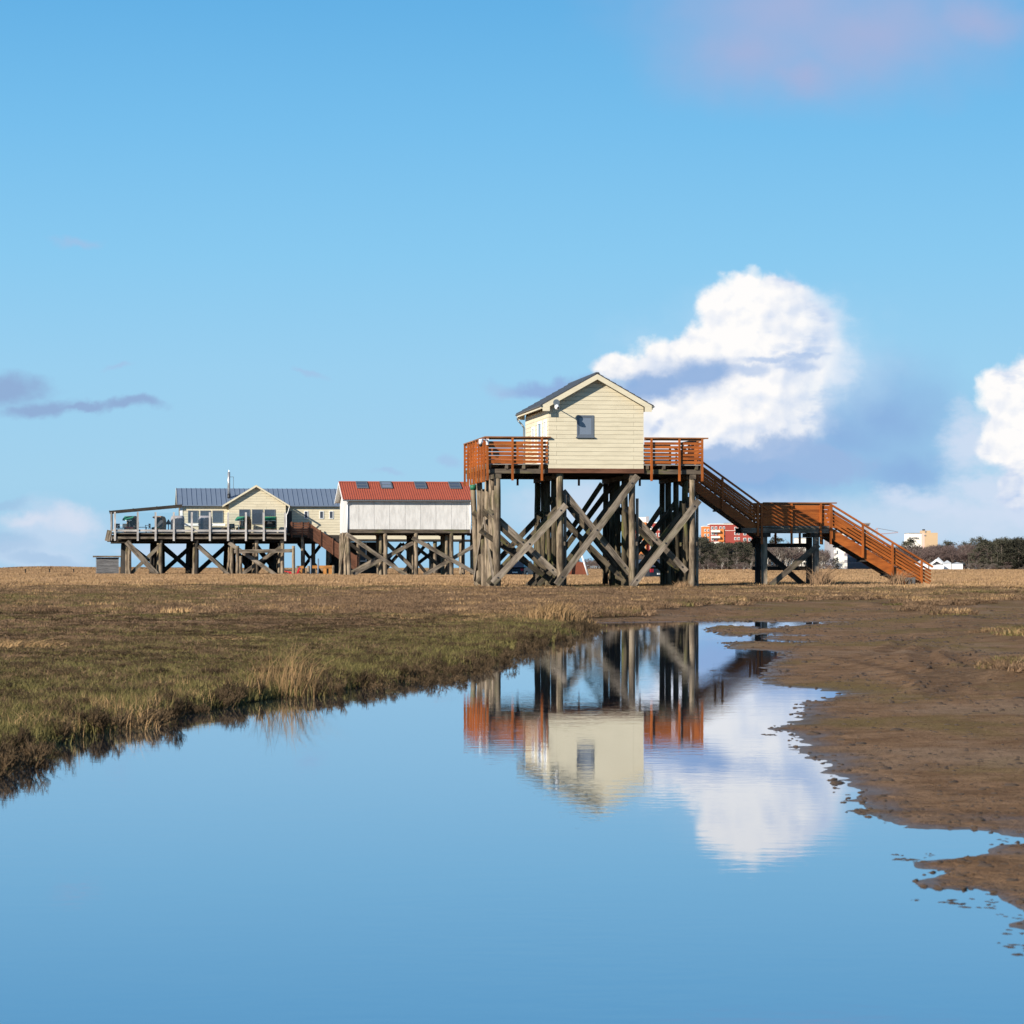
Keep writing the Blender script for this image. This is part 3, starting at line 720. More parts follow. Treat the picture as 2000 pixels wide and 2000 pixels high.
def cover():
    # near marsh
    X, Y = sample(95000, 13, 66, -1.15)
    z, d, mud = ground(X, Y)
    patch = fbm(X, Y * 0.6, 5.0, 4, 71); p2 = fbm(X, Y * .7, 1.6, 3, 72); strw = fbm(X, Y * .45, 9.0, 3, 73)
    keep = (d > 0.02) & (RNG.random(len(X)) > mud * 1.0 - 0.0)
    keep &= ~((mud > 0.4))
    bare = sstep(0.05, 0.35, fbm(X, Y * .5, 7.0, 3, 77)) * sstep(1.0, 3.0, d)
    keep &= RNG.random(len(X)) > bare * 0.8
    r = RNG.random(len(X))
    edge = np.exp(-np.maximum(d, 0) / 1.3)
    k = np.where(r < 0.12 + 0.75 * edge + 0.55 * patch, 0, np.where(r < 0.88, np.where(p2 > 0, 1, 3), np.where((strw > 0.15) & (r > .955), 2, 4)))
    k = np.where((strw > 0.36) & (r > .80), 2, k)
    sx = RNG.uniform(.09, .16, len(X)) * (1 + Y / 60); sz = RNG.uniform(.04, .095, len(X)) * (1 + 1.1 * edge + 0.35 * p2)
    sz = np.where(k == 2, sz * 1.35, sz)
    S = np.stack([sx, sx, sz], -1); P = np.stack([X, Y, z - .006], -1)
    scatter('marsh_grass', 'marsh', P[keep], S[keep], k[keep])
    # middle distance
    X, Y = sample(52000, 60, 330, -1.75)
    z, d, mud = ground(X, Y)
    strawy = sstep(118, 190, Y + 34 * fbm(X, Y * .3, 22, 3, 81) + np.where(X > 12, 18, 0))
    r = RNG.random(len(X)); pat = fbm(X, Y * .35, 14.0, 4, 82)
    k = np.where(r < strawy, np.where(RNG.random(len(X)) < .7, 3, 2), np.where(RNG.random(len(X)) < 0.08 + .75 * pat, 0, np.where(RNG.random(len(X)) < .95, 1, 2)))
    sx = RNG.uniform(.22, .42, len(X)) * (Y / 60) ** .9
    sz = np.where(k >= 2, RNG.uniform(.16, .40, len(X)) * (0.5 + .6 * strawy), RNG.uniform(.07, .17, len(X)))
    keep = (mud < .45) & (d > .05)
    path = (X > 17) & (np.abs(Y - (124 - (X - 17) * .3)) < 6 + 2 * fbm(X, Y, 6, 3, 5))        # the bare track right of the stairs
    keep &= ~path
    S = np.stack([sx, sx, sz], -1); P = np.stack([X, Y, z - .01], -1)
    scatter('dry_marsh_grass', 'far', P[keep], S[keep], k[keep])
    # far meadow
    X, Y = sample(26000, 320, 1000, -1.3)
    z, d, mud = ground(X, Y)
    k = np.where(RNG.random(len(X)) < .8, 3, 2)
    sx = RNG.uniform(1.6, 3.0, len(X)) * (Y / 320) ** .6; sz = RNG.uniform(.25, .52, len(X))
    S = np.stack([sx, sx, sz], -1); P = np.stack([X, Y, z - .02], -1)
    scatter('far_meadow_grass', 'far', P, S, k)
    # dark salt plants along and in the water's edge of the left bank
    X, Y = sample(60000, 12.5, 62, -1.0, 0.2, .6)
    z, d, mud = ground(X, Y)
    lim = np.clip(0.25 + 0.014 * Y, .4, 1.2)
    lp = np.array([gpt(a, b) for a, b in _shore[:14]]); lx = np.interp(Y, lp[:, 1], lp[:, 0])
    keep = (d < 0.05) & (RNG.random(len(X)) < np.where(d < -.05, .55, .6)) & (d > -lim * RNG.random(len(X)) ** 1.15) & (np.abs(X - lx) < 1.9) & (mud < .7) & (fbm(X, Y, .45, 3, 91) > np.where(d > -.04, -.05, .07))
    s = RNG.uniform(.10, .22, len(X)) * np.interp(Y, [13, 20, 32, 60], [1.25, 1.25, 1.1, 1.3])
    P = np.stack([X, Y, np.maximum(z, -.05)], -1); S = np.stack([s * .8, s * .8, s * RNG.uniform(.8, 1.2, len(X))], -1)
    scatter('saltmarsh_plants', 'salt', P[keep], S[keep], RNG.integers(0, 3, keep.sum()))
    # scraps of plants along the ground on the mud and lumps of mud
    X, Y = sample(90000, 8, 75, -1.2)
    z, d, mud = ground(X, Y)
    cl = fbm(X, Y * .6, 1.3, 4, 95)
    near = np.exp(-np.abs(d) / .35)
    keep = (mud > .5) & (d > -.10) & (z > -.006) & (RNG.random(len(X)) < .06 + .20 * near + .9 * np.maximum(cl, 0)) & (X > 0) 
    s = RNG.uniform(.004, .013, len(X)) * (1 + Y / 40) * np.where(RNG.random(len(X)) < .06, 2.0, 1)
    P = np.stack([X, Y, np.maximum(z, -.002) - .1 * s], -1); S = np.stack([s * 1.4, s * 1.1, s * 1.1], -1)
    extra = [(1870, 1766, .05), (1790, 1757, .022), (1925, 1760, .032), (1930, 1771, .034), (1971, 1790, .032), (1995, 1823, .04), (1815, 1669, .03), (1998, 1850, .05), (1995, 1864, .035), (1750, 1668, .03), (1770, 1681, .05), (1785, 1680, .045), (1971, 1643, .03), (1393, 1310, .06), (1505, 1434, .07), (1520, 1428, .06)]
    eP = []; eS = []
    for a, b, c in extra:
        bx, by = gpt(a, b)
        for q in range(7):
            w_ = c * RNG.uniform(.18, .5); eP.append((bx + RNG.normal(0, c * .55), by + RNG.normal(0, c * 1.1), -.2 * w_)); eS.append((w_ * 1.3, w_, w_ * .6))
    eP = np.array(eP); eS = np.array(eS)
    P = np.concatenate([P[keep], eP]); S = np.concatenate([S[keep], eS])
    scatter('mud_lumps', 'clod', P, S, RNG.integers(0, 2, len(P)))
cover()
# ================================================================== the cream hut on piles
def rail_run(parent, a, b, zd, out, posts, post_drop=0.80, slats=6, rail_h=1.29, mat='stain', name='railing', cap_ext=(0, 0), slat_h=.122, pitch=.180, post_up=None, cap=True):
    """slatted railing along the deck edge from a to b (local u,v); 'out' = outward unit vector; posts = fractions along the run"""
    a = Vector((*a, 0)); b = Vector((*b, 0)); o = Vector((*out, 0)); d = (b - a).normalized()
    mb = MB()
    for k in range(slats):
        z = zd + .10 + pitch * k + random.uniform(-.006, .006)
        mb.beam(a + o * .02 + Vector((0, 0, z)), b + o * .02 + Vector((0, 0, z)), .03, slat_h)
    r = mb.build(name, M[mat], parent)
    if cap:
        mb = MB(); z = zd + rail_h - .03
        mb.beam(a + o * .05 + Vector((0, 0, z)) - d * cap_ext[0], b + o * .05 + Vector((0, 0, z)) + d * cap_ext[1], .17, .06)
        mb.beam(a + o * .02 + Vector((0, 0, z - .075)), b + o * .02 + Vector((0, 0, z - .075)), .045, .085)
        mb.build('handrail', M['cap'], r)
    for f in posts:
        p = a.lerp(b, f) + o * .085
        MB().beam(p + Vector((0, 0, zd - post_drop)), p + Vector((0, 0, zd + rail_h - .062 if post_up is None else zd + post_up)), .10, .095, up=tuple(o)).build('post', M[mat], r)
    return r
H = Frame(1071.5, 134.0)
W = H.u(1257); LD = 7.6
G0 = gz(H.O.x + 2, H.O.y)
hut = thing('pile_hut', 'cream weatherboarded hut with orange railings on tall weathered piles', 'hut', (H.O.x, H.O.y, 0), TH)
ZB = H.z(914.5); ZD = H.z(906)          # underside of the cladding, deck level
ZAP = H.z(730, W / 2, -.3); UC = W / 2; OV = (H.u(1272, -.3) - H.u(1059, -.3)) / 2
ZEV = H.z(790, -.3, -.3); SL = (ZAP - ZEV) / OV
def rooftop(u): return ZAP - abs(u - UC) * SL
def cladding(name, parent, mat, u0, u1, zb, topf, v, pitch, joints, gap=.012, th=.03, holes=()):
    """horizontal boards as real boards with open joints, clipped under the roof line"""
    mb = MB(); k = 0; z = zb
    while True:
        z1 = z + pitch - gap; zt = z1
        segs = [(u0, u1)]
        js = sorted(j for j in joints(k) if u0 < j < u1)
        cuts = [u0] + js + [u1]
        any_ = False
        for a, b in zip(cuts[:-1], cuts[1:]):
            spans = [(a + (gap * .35 if a != u0 else 0), b - (gap * .35 if b != u1 else 0))]
            for (hu0, hu1, hz0, hz1) in holes:
                if z1 > hz0 + .01 and z < hz1 - .01:
                    ns = []
                    for (p, q) in spans:
                        if q <= hu0 or p >= hu1: ns.append((p, q)); continue
                        if p < hu0: ns.append((p, hu0))
                        if q > hu1: ns.append((hu1, q))
                    spans = ns
            for (p, q) in spans:
                n = max(2, int((q - p) / .12)); top = []; 
                us = [p + (q - p) * i / n for i in range(n + 1)]
                if all(topf(uu) <= z for uu in us): continue
                lo = [uu for uu in us if topf(uu) > z + .003]
                if len(lo) < 2: continue
                poly = [(lo[0], z), (lo[-1], z)] + [(uu, min(z1, topf(uu))) for uu in reversed(lo)]
                mb.prism(poly, 'y', v, v + th); any_ = True
        z += pitch; k += 1
        if not any_ and k > 3 and z > zb + 1: break
        if k > 60: break
    return mb.build(name, M[mat], parent)
def hut_body():
    top = lambda u: rooftop(u) - .20
    wl = H.z(810.5); w0, w1 = H.u(1126.5), H.u(1159.6); wz0, wz1 = H.z(853), H.z(810.5)
    # inner wall (seen only as the open joints) and boards
    mb = MB(); mb.prism([(.02, ZB + .01), (W - .02, ZB + .01), (W - .02, top(W) - .01), (UC, top(UC) - .01), (.02, top(0) - .01)], 'y', .035, LD)
    wall = mb.build('wall', M['creamdark'], hut)
    J = lambda k: (.38, ) if k % 2 else (W - .48, )
    wc = cladding('cladding', wall, 'cream', 0, W, ZB, top, 0, .2025, J)
    # long left side, boards along v
    mb = MB(); z = ZB; k = 0
    while z + .19 < top(0) + .02:
        cuts = [0.0, 2.2 if k % 2 else 3.6, 5.4 if k % 2 else 6.4, LD]
        for a, b in zip(cuts[:-1], cuts[1:]): mb.box(-.005, .03, a + .005 if a else .031, b - .005, z, z + .19)
        z += .2025; k += 1
    wl = mb.build('cladding', M['cream'], wall)
    mb = MB(); z = ZB; 
    while z + .19 < top(0) + .02:
        mb.box(W - .03, W + .005, .031, LD, z, z + .19); z += .2025
    mb.build('cladding', M['cream'], wall)
    # front window
    fr = MB(); d = .075; y0, y1 = -.03, .06
    for (a, b, c, e) in ((w0, w1, wz1 - d, wz1), (w0, w1, wz0, wz0 + d), (w0, w0 + d, wz0 + d, wz1 - d), (w1 - d, w1, wz0 + d, wz1 - d)): fr.box(a, b, y0, y1, c, e)
    wf = fr.build('window', M['anthracite'], hut)
    fr = MB(); s = .05; a0, a1, b0, b1 = w0 + d, w1 - d, wz0 + d, wz1 - d
    for (a, b, c, e) in ((a0, a1, b1 - s, b1), (a0, a1, b0, b0 + s), (a0, a0 + s, b0 + s, b1 - s), (a1 - s, a1, b0 + s, b1 - s)): fr.box(a, b, -.015, .04, c, e)
    fr.build('sash', M['anthracite'], wf)
    MB().box(a0 + s, a1 - s, -.004, .003, b0 + s, b1 - s).build('pane', M['panelight'], wf)
    MB().box(w0 - .05, w1 + .05, -.09, .02, wz0 - .045, wz0 - .002).build('sill', M['anthracite'], wf)
    # doors and windows in the left side, seen at a shallow angle
    for (v0, v1, zz0, zz1, dark) in ((.55, 1.25, ZD + .05, ZD + 2.15, 0), (2.1, 3.3, ZD + .05, ZD + 2.15, 1), (4.4, 5.2, ZD + .9, ZD + 2.0, 1)):
        f = MB()
        f.box(-.05, .0, v0, v0 + .11, zz0, zz1); f.box(-.05, .0, v1 - .11, v1, zz0, zz1); f.box(-.05, .0, v0 + .11, v1 - .11, zz1 - .11, zz1); f.box(-.05, .0, v0 + .11, v1 - .11, zz0, zz0 + .13)
        fo = f.build('window', M['whitetrim'], hut)
        MB().box(-.02, -.008, v0 + .11, v1 - .11, zz0 + .13, zz1 - .11).build('pane', M['panelight'], fo)
    # roof: two thick slopes with tiled courses, front and rear verge boards, soffit
    vf, vr = -.34, LD + .3
    r = MB()
    for sgn in (-1, 1):
        ue = UC + sgn * (OV + .10); n = 9
        for k in range(n):
            ua = UC + (ue - UC) * k / n; ub = UC + (ue - UC) * (k + 1) / n
            za, zb_ = rooftop(ua) + .035 - .02 * 0, rooftop(ub) + .062
            m_ = 26
            for i in range(m_):
                y0 = vf + (vr - vf) * i / m_; y1 = vf + (vr - vf) * (i + 1) / m_
                h = .018
                r.add([(ua, y0, za), (ub, y0, zb_), (ub, y1 - .03, zb_ + h), (ua, y1 - .03, za + h), (ua, y0, za - .05), (ub, y0, zb_ - .075), (ub, y1, zb_ - .075), (ua, y1, za - .05)],
                      [(0, 1, 2, 3), (4, 7, 6, 5), (0, 4, 5, 1), (1, 5, 6, 2), (2, 6, 7, 3), (3, 7, 4, 0)])
    for i in range(22):
        y0 = vf + (vr - vf) * i / 22
        r.prism([(UC - .13, ZAP - .02), (UC - .07, ZAP + .075), (UC + .07, ZAP + .075), (UC + .13, ZAP - .02)], 'y', y0, y0 + (vr - vf) / 22 - .02)
    roof = r.build('roof', M['slate'], hut)
    s = MB()
    for sgn in (-1, 1):
        ue = UC + sgn * OV
        s.add([(UC, vf + .03, ZAP - .19), (ue, vf + .03, ZEV - .19), (ue, vr - .03, ZEV - .19), (UC, vr - .03, ZAP - .19), (UC, vf + .03, ZAP - .03), (ue, vf + .03, ZEV - .03), (ue, vr - .03, ZEV - .03), (UC, vr - .03, ZAP - .03)],
              [(0, 3, 2, 1), (4, 5, 6, 7), (0, 1, 5, 4), (1, 2, 6, 5), (2, 3, 7, 6), (3, 0, 4, 7)])
    s.build('soffit', M['cream'], roof)
    for vv in (vf, vr - .03):
        for sgn in (-1, 1):
            ue = UC + sgn * OV; ui = UC + sgn * (OV - .34)
            b = MB(); b.prism([(UC, ZAP - .012), (ue, ZEV - .012), (ue, ZEV - .31), (ui, ZEV - .31), (ui, rooftop(ui) - .27), (UC, ZAP - .27)], 'y', vv, vv + .028)
            b.build('verge_board', M['cream'], roof)
    # eaves: fascia, gutters, downpipe
    for sgn in (-1, 1):
        ue = UC + sgn * (OV + .075)
        g = MB()
        n = 8; poly = [(ue + .07 * math.cos(math.pi + math.pi * i / n), ZEV - .05 + .07 * math.sin(math.pi + math.pi * i / n)) for i in range(n + 1)]
        poly2 = [(ue + .055 * math.cos(2 * math.pi - math.pi * i / n), ZEV - .045 + .055 * math.sin(2 * math.pi - math.pi * i / n)) for i in range(n + 1)]
        g.prism(poly + poly2, 'y', vf - .02, vr + .02)
        gu = g.build('gutter', M['zinc'], roof)
        if sgn < 0:
            p = [(ue, vr - .25, ZEV - .11), (ue + .03, vr - .25, ZEV - .35), (ue + .20, vr - .27, ZEV - .52), (-.08, vr - .33, ZEV - .72), (-.08, vr - .33, ZB)]
            dp = MB()
            for a, b in zip(p[:-1], p[1:]): dp.cyl(a, b, .045, .045, 8)
            dp.build('downpipe', M['zinc'], gu)
        MB().box(min(ue, ue) - (.0 if sgn < 0 else .09), ue + (.09 if sgn < 0 else .0), vf + .03, vr - .03, ZEV - .19, ZEV - .02).build('fascia', M['cream'], roof)
hut_body()
UL = H.u(951.5); UR = H.u(1372.5); VB = 7.9
def hut_deck():
    # deck boards and floor beams
    n = 52
    for (a, b) in ((UL, -.01), (W + .01, UR)):
        mb = MB()
        for i in range(n):
            v0 = .02 + (VB - .02) * i / n
            mb.box(a, b, v0, v0 + (VB - .02) / n - .012, ZD - .045, ZD)
        mb.build('deck_boards', M['greydeck'], hut)
    for u in [UL + .12 + i * .82 for i in range(4)] + [W + .2 + i * .8 for i in range(4)] + [UL + .03, UR - .03]:
        MB().box(u - .07, u + .07, .04, VB - .05, ZD - .235, ZD - .047).build('joist', M['beam'], hut)
    ze = ZD - .237
    MB().box(UL - .03, -.01, .10, .24, ze - .22, ze).build('edge_beam', M['beam'], hut)
    MB().box(W + .02, UR + .03, .10, .24, ze - .22, ze).build('edge_beam', M['beam'], hut)
    MB().box(-.008, W + .018, -.015, .20, ZB - .22, ZB - .004).build('edge_beam', M['brown'], hut)
    for v in (2.2, 4.1, 6.0, 7.75):
        MB().box(UL, UR, v - .1, v + .1, ze - .26, ze).build('floor_beam', M['darkbeam'], hut)
    MB().box(.0, W, .22, VB - .1, ZB - .14, ZB - .006).build('floor', M['darkbeam'], hut)
    # railings
    L = -UL
    rail_run(hut, (UL, 0), (-.03, 0), ZD, (0, -1), [0.0, (H.u(1001) - UL) / L, (H.u(1059) - UL) / L], .80, cap_ext=(.12, .12))
    rail_run(hut, (W + .03, 0), (UR, 0), ZD, (0, -1), [(H.u(1272) - W - .03) / (UR - W), (H.u(1327) - W - .03) / (UR - W), .985], .80, cap_ext=(0, .25))
    rail_run(hut, (UL, .06), (UL, VB), ZD, (-1, 0), [.05, .18, .31, .44, .57, .70, .83, 1.0], .85, cap_ext=(0, .15))
    rail_run(hut, (UL, VB), (UR, VB), ZD, (0, 1), [.1, .25, .4, .55, .7, .85, 1.0], .80)
    rail_run(hut, (UR, .06), (UR, 5.2), ZD, (1, 0), [.30, .5, .7, 1.0], .80)
    # a slim table bench seen through the left railing
hut_deck()
def pile(parent, a, b, r, name='pile', mat='pile', wob=.012):
    return MB().cyl(a, b, r * 1.04, r * .95, 12, 9, wob).build(name, M[mat], parent)
def hut_legs():
    ztop = ZD - .25 - .44
    rows = [972.0, 1094.0, 1235.0, 1352.0]
    rr = random.Random(3)
    VS = (.28, 2.2, 4.1, 6.0, 7.75)
    for ri, px in enumerate(rows):
        u0 = H.u(px, .28)
        # cap beam along the row
        MB().box(u0 - .15, u0 + .15, .12 if ri != 1 else .24, VB - .02, ztop + .0, ztop + .26).build('cap_beam', M['beam'], hut)
        for vi, v in enumerate(VS):
            lean = (0.02, -.02, .03, .10, .20)[vi] if ri == 0 else rr.uniform(-.08, .08) * (vi > 0)
            bx = u0 + rr.uniform(-.04, .04) * (vi > 0); tx = bx + (-lean if ri == 0 else lean)
            w = H.world(bx, v); g = gz(w[0], w[1]) - .25
            top = ztop - .002 if not (ri in (1, 2) and vi == 0) else ZB - .226
            p = pile(hut, (bx, v, g), (tx, v, top), .165 - .012 * (vi > 0) + rr.uniform(-.012, .012), 'pile', 'pile' if vi == 0 or ri == 0 else 'shadedmossypile')  # inner piles: moss plus shade painted into the wood colour
            if ri == 0 and vi == 4: MB().cyl((tx, v, top - .34), (tx, v, top - .10), .162, .162, 12).build('paint_band', M['greenpaint'], p)
            # shorter splint logs bolted beside the piles
            if vi < 4:
                v2 = v + .95; hgt = rr.uniform(.70, .86) * (ztop - g) if ri else rr.uniform(.86, .97) * (ztop - g)
                side = (.0 if ri == 0 else .0)
                pile(hut, (bx + side + rr.uniform(-.10, .22), v2, g), (bx + side + rr.uniform(-.25, .10), v2, g + hgt), rr.uniform(.085, .115), 'splint_log', 'pile' if ri == 0 else 'shadedmossypile', .02)
            if ri and vi in (0, 1, 2, 3):
                s = .29 if ri != 3 else .27
                hgt = rr.uniform(.72, .86) * (ztop - g)
                if vi != 0: pile(hut, (bx + s + rr.uniform(-.04, .1), v + .15, g), (bx + s + rr.uniform(-.1, .04), v + .15, g + hgt), rr.uniform(.08, .11), 'splint_log', 'shadedmossypile', .02)
                else: MB().beam((bx + .26, v + .12, g), (bx + .26, v + .12, g + (.86 if ri != 2 else .83) * (ztop - g)), .12, .14, up=(0, 1, 0)).build('splint_log', M['brace'], hut)
        # timbers tying the row together in depth
        for v0, v1, za, zb_ in ((.3, 3.9, .5, 3.6), (4.1, 7.6, 3.4, .6)):
            s = .17 if ri else -.18
            MB().beam((u0 + s, v0, za), (u0 + s, v1, zb_), .08, .2).build('brace', M['brace' if ri == 0 else 'shadedmossybrace'], hut)
        s = .19
        MB().beam((u0 + s, .2, 2.35), (u0 + s, 7.8, 2.35), .09, .18).build('tie_beam', M['beam'], hut)
    # cross bracing in planes parallel to the front
    up = [((963, 1139), (1106, 986)), ((1087, 1142), (1246, 929)), ((1235, 1145), (1366, 977))]
    dn = [((956, 995), (1092, 1122)), ((1103, 958), (1233, 1120)), ((1226, 992), (1345, 1116))]
    def br(a, b, v, w=.31, t=.07, sh=0.0, parent=hut):
        p = Vector(H.P(*a, 0)); q = Vector(H.P(*b, 0)); p.y = q.y = v
        p.x += sh; q.x += sh
        d = (q - p).normalized()
        o = MB().beam(p, q, t, w, up=(0, 0, 1)).build('brace', M['brace' if v < 1 else 'shadedmossybrace'], parent)  # rear braces take the mossy plank with painted-in shade
        for e in (.07, .5, .93):
            c = p.lerp(q, e); MB().cyl((c.x, v - t / 2 - .02, c.z), (c.x, v - t / 2 + .01, c.z), .045, .045, 8).build('bolt', M['black'], o)
    for a, b in up: br(a, b, .28 - .165 - .05)
    for a, b in dn: br(a, b, .28 + .165 + .05, .27, .07)
    for v in (2.2, 6.0):
        for a, b in up: br(a, b, v - .21, .26)
        for a, b in dn: br(a, b, v + .21, .26)
    for a, b in dn[:2]: br((a[0] - 12, a[1] + 40), (b[0] - 8, b[1] + 12), 1.25, .24)
    for a, b in up[1:]: br((a[0] + 4, a[1] - 30), (b[0] - 40, b[1] + 10), 4.3, .24)
    # greasy foot planks around the second row
    for v in (1.6, 3.0, 4.8):
        u0 = H.u(1094, .28) - .3
        MB().beam((u0 - .75, v, .15), (u0 + .3, v, 1.25), .1, .24).build('brace', M['beam'], hut)
hut_legs()
# things fixed to the hut
def lamp():
    root = Vector(H.P(1082, 794, 0)); tip = root + Vector((-.02, -.92, .02))
    o = thing('wall_camera', 'white dome camera with round plate on a long arm below the hut eaves', 'camera', H.world(*root), TH)
    t = tip - root
    MB().cyl((0, .02, 0), (t.x, t.y + .06, t.z), .022, .022, 8).build('arm', M['whitetrim'], o)
    MB().cyl((t.x, t.y + .08, t.z + .12), (t.x, t.y + .03, t.z + .12), .155, .155, 20).build('plate', M['zinc'], o)
    MB().ico((t.x + .02, t.y, t.z - .10), .115, (1, 1, 1.1), 0, 12, 8).build('dome', M['offwhite'], o)
    MB().ico((t.x + .05, t.y - .07, t.z - .13), .06, (1, 1, 1), 0, 10, 6).build('lens', M['black'], o)
lamp()
def railcam():
    p = (UL - .02, -.16, ZD + 1.02)
    o = thing('railing_camera', 'white camera with black dome hanging on bracket at corner of the hut railing', 'camera', H.world(*p), TH)
    MB().box(-.05, .08, -.05, .03, -.14, .14).build('mount', M['offwhite'], o)
    b = MB(); b.cyl((.0, -.05, .08), (-.25, -.3, .10), .035, .035, 8); b.cyl((-.25, -.3, .10), (-.36, -.42, .06), .05, .05, 8); b.build('bracket', M['offwhite'], o)
    MB().cyl((-.37, -.44, .10), (-.37, -.44, -.12), .085, .095, 14).build('housing', M['offwhite'], o)
    MB().ico((-.37, -.44, -.16), .085, (1, 1, 1.1), 0, 12, 8).build('dome', M['black'], o)
railcam()
# ================================================================== staircase with landing, right of the hut
VN, VF = 5.35, 6.85
def staircase():
    ua = UR + .02; lu0 = H.u(1484, VN); lu1 = H.u(1621, VN); zl = H.z(1027, lu0, VN)
    ue = H.u(1806, VN); g = gz(*H.world(ue, VN)[:2])
    st = thing('beach_staircase', 'orange stained staircase with half-way landing leading down from the hut deck', 'staircase', H.world(ua, VN), TH)
    def L(u, v, z): return (u - ua, v - VN, z)
    def flight(u0, z0, u1, z1, nsteps, npost, over=(0, 0), extra_end=0.0):
        s = (z1 - z0) / (u1 - u0)
        for (v, o) in ((VN, -1), (VF, 1)):
            mb = MB(); mb.prism([(u0 - ua, z0 - .62), (u1 - ua, z1 - .62), (u1 - ua, z1 - .05), (u0 - ua, z0 - .05)], 'y', v - VN - .035, v - VN + .035)
            mb.build('stringer', M['stain'], st)
            mb = MB()
            for k in range(5):
                zz = .06 + k * .172 + .07
                mb.beam(L(u0 + .04, v + o * .06, z0 + zz), L(u1 + extra_end, v + o * .06, z1 + zz + s * extra_end), .03, .096)
            r = mb.build('railing', M['stain'], st)
            mb = MB(); mb.beam(L(u0 - over[0], v + o * .08, z0 + 1.09 - s * over[0]), L(u1 + over[1], v + o * .08, z1 + 1.09 + s * over[1]), .15, .085)
            mb.build('handrail', M['stain'], r)
            for k in range(npost):
                f = (k + .12) / npost if npost > 1 else .5
                f = PF[npost][k]
                u = u0 + (u1 - u0) * f; z = z0 + (z1 - z0) * f
                MB().beam(L(u, v + o * .11, z - .60), L(u, v + o * .11, z + 1.03), .105, .09, up=(0, 1, 0)).build('post', M['stain'], r)
        mb = MB(); und = MB()
        for k in range(nsteps):
            f = (k + 1) / (nsteps + 1); u = u0 + (u1 - u0) * f; z = z0 + (z1 - z0) * f
            mb.box(u - ua - .17, u - ua + .15, .03, VF - VN - .03, z - .05, z)
        mb.build('treads', M['brown'], st)
        for k in range(int(abs(u1 - u0) / 1.1)):
            f = (k + .5) / int(abs(u1 - u0) / 1.1); u = u0 + (u1 - u0) * f; z = z0 + (z1 - z0) * f
            und.box(u - ua - .07, u - ua + .07, -.02, VF - VN + .02, z - .70, z - .62)
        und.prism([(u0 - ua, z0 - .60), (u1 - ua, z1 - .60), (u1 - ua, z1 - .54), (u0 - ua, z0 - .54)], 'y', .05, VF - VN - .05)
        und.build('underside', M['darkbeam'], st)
    PF = {4: (.04, .40, .76, .985), 3: (.14, .52, .97), 5: (.02, .335, .655, .93, 1.0)}
    flight(ua, ZD, lu0, zl, 15, 3, (0, .38))
    flight(lu1 + .0, zl, ue, g + .17, 16, 4, (0, .60), .35) if False else None
    # lower flight with posts at the photo's spacing
    PF[4] = ((H.u(1684, VN) - lu1) / (ue - lu1), (H.u(1742, VN) - lu1) / (ue - lu1), (H.u(1799, VN) - lu1) / (ue - lu1), .01)
    flight(lu1, zl, ue, g + .14, 16, 4, (0, .40), .30)
    # landing
    mb = MB(); n = 24
    for i in range(n):
        u = lu0 + (lu1 - lu0) * i / n; mb.box(u - ua, u - ua + (lu1 - lu0) / n - .012, -.02, VF - VN + .02, zl - .045, zl)
    mb.build('deck_boards', M['greydeck'], st)
    a, b = lu0 - ua, lu1 - ua; D = VF - VN
    rl = [((a, -.03), (b, -.03), (0, -1), [.02, (H.u(1545, VN) - lu0) / (lu1 - lu0), (H.u(1602, VN) - lu0) / (lu1 - lu0), 1.0]), ((a, D + .03), (b, D + .03), (0, 1), [.02, .33, .68, 1.0])]
    for (p, q, o, ps) in rl:
        rail_run(st, p, q, zl, o, ps, .92, 5, 1.18, pitch=.205, slat_h=.185, cap_ext=(-.15 if o[1] < 0 else 0, .32))
    mb = MB()
    for v in (.02, D / 2, D - .02): mb.box(a - .05, b + .05, v - .06, v + .06, zl - .20, zl - .047)
    for o in (a + .2, (a + b) / 2, b - .2): pass
    mb.build('joists', M['beam'], st)
    zc = H.z(1031, lu0, VN); zc2 = H.z(1041, lu0, VN)
    for v in (.03, D - .03):
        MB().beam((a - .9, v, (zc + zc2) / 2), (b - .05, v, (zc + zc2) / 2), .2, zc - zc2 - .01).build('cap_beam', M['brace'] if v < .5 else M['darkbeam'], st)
    ul, ur = H.u(1493, VN) - ua, H.u(1594, VN) - ua
    for u in (ul, ur):
        MB().box(u - .30, u + .30, -.1, D + .12, zc2 - .20, zc2 - .006).build('cap_beam', M['darkbeam'], st)
        for v in (.05, D - .05):
            w = H.world(u + ua, v + VN); gg = gz(w[0], w[1]) - .2
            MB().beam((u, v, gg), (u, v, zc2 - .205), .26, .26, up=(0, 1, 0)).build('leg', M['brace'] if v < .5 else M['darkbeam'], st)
    for z in (H.z(1065, lu0, VF), H.z(1110, lu0, VF)):
        MB().beam((ul - .25, D + .12, z), (ur + .1, D + .12, z), .08, .2).build('tie_beam', M['darkbeam'], st)
    def pp(px, py, v): u, _, z = H.P(px, py, VN + v); return (u - ua, v, z)
    MB().beam(pp(1505, 1143, -.13), pp(1599, 1064, -.13), .08, .27).build('brace', M['beam'], st)
    MB().beam(pp(1468, 1054, D + .02), pp(1570, 1143, D + .02), .08, .27).build('brace', M['darkbeam'], st)
    # shadow-side side rails closing the ends of the landing are the flights' own openings
    w = H.world(H.u(1778, VN - .3), VN - .28)
    o = thing('concrete_block', 'dark grey concrete block beside the foot of the staircase', 'block', (w[0], w[1], gz(w[0], w[1]) - .03), TH)
    MB().box(-.22, .22, -.14, .14, 0, .50).build('block', M['concrete'], o); MB().box(-.05, .05, -.151, -.14, .10, .40).build('recess', M['tyre'], o)
staircase()
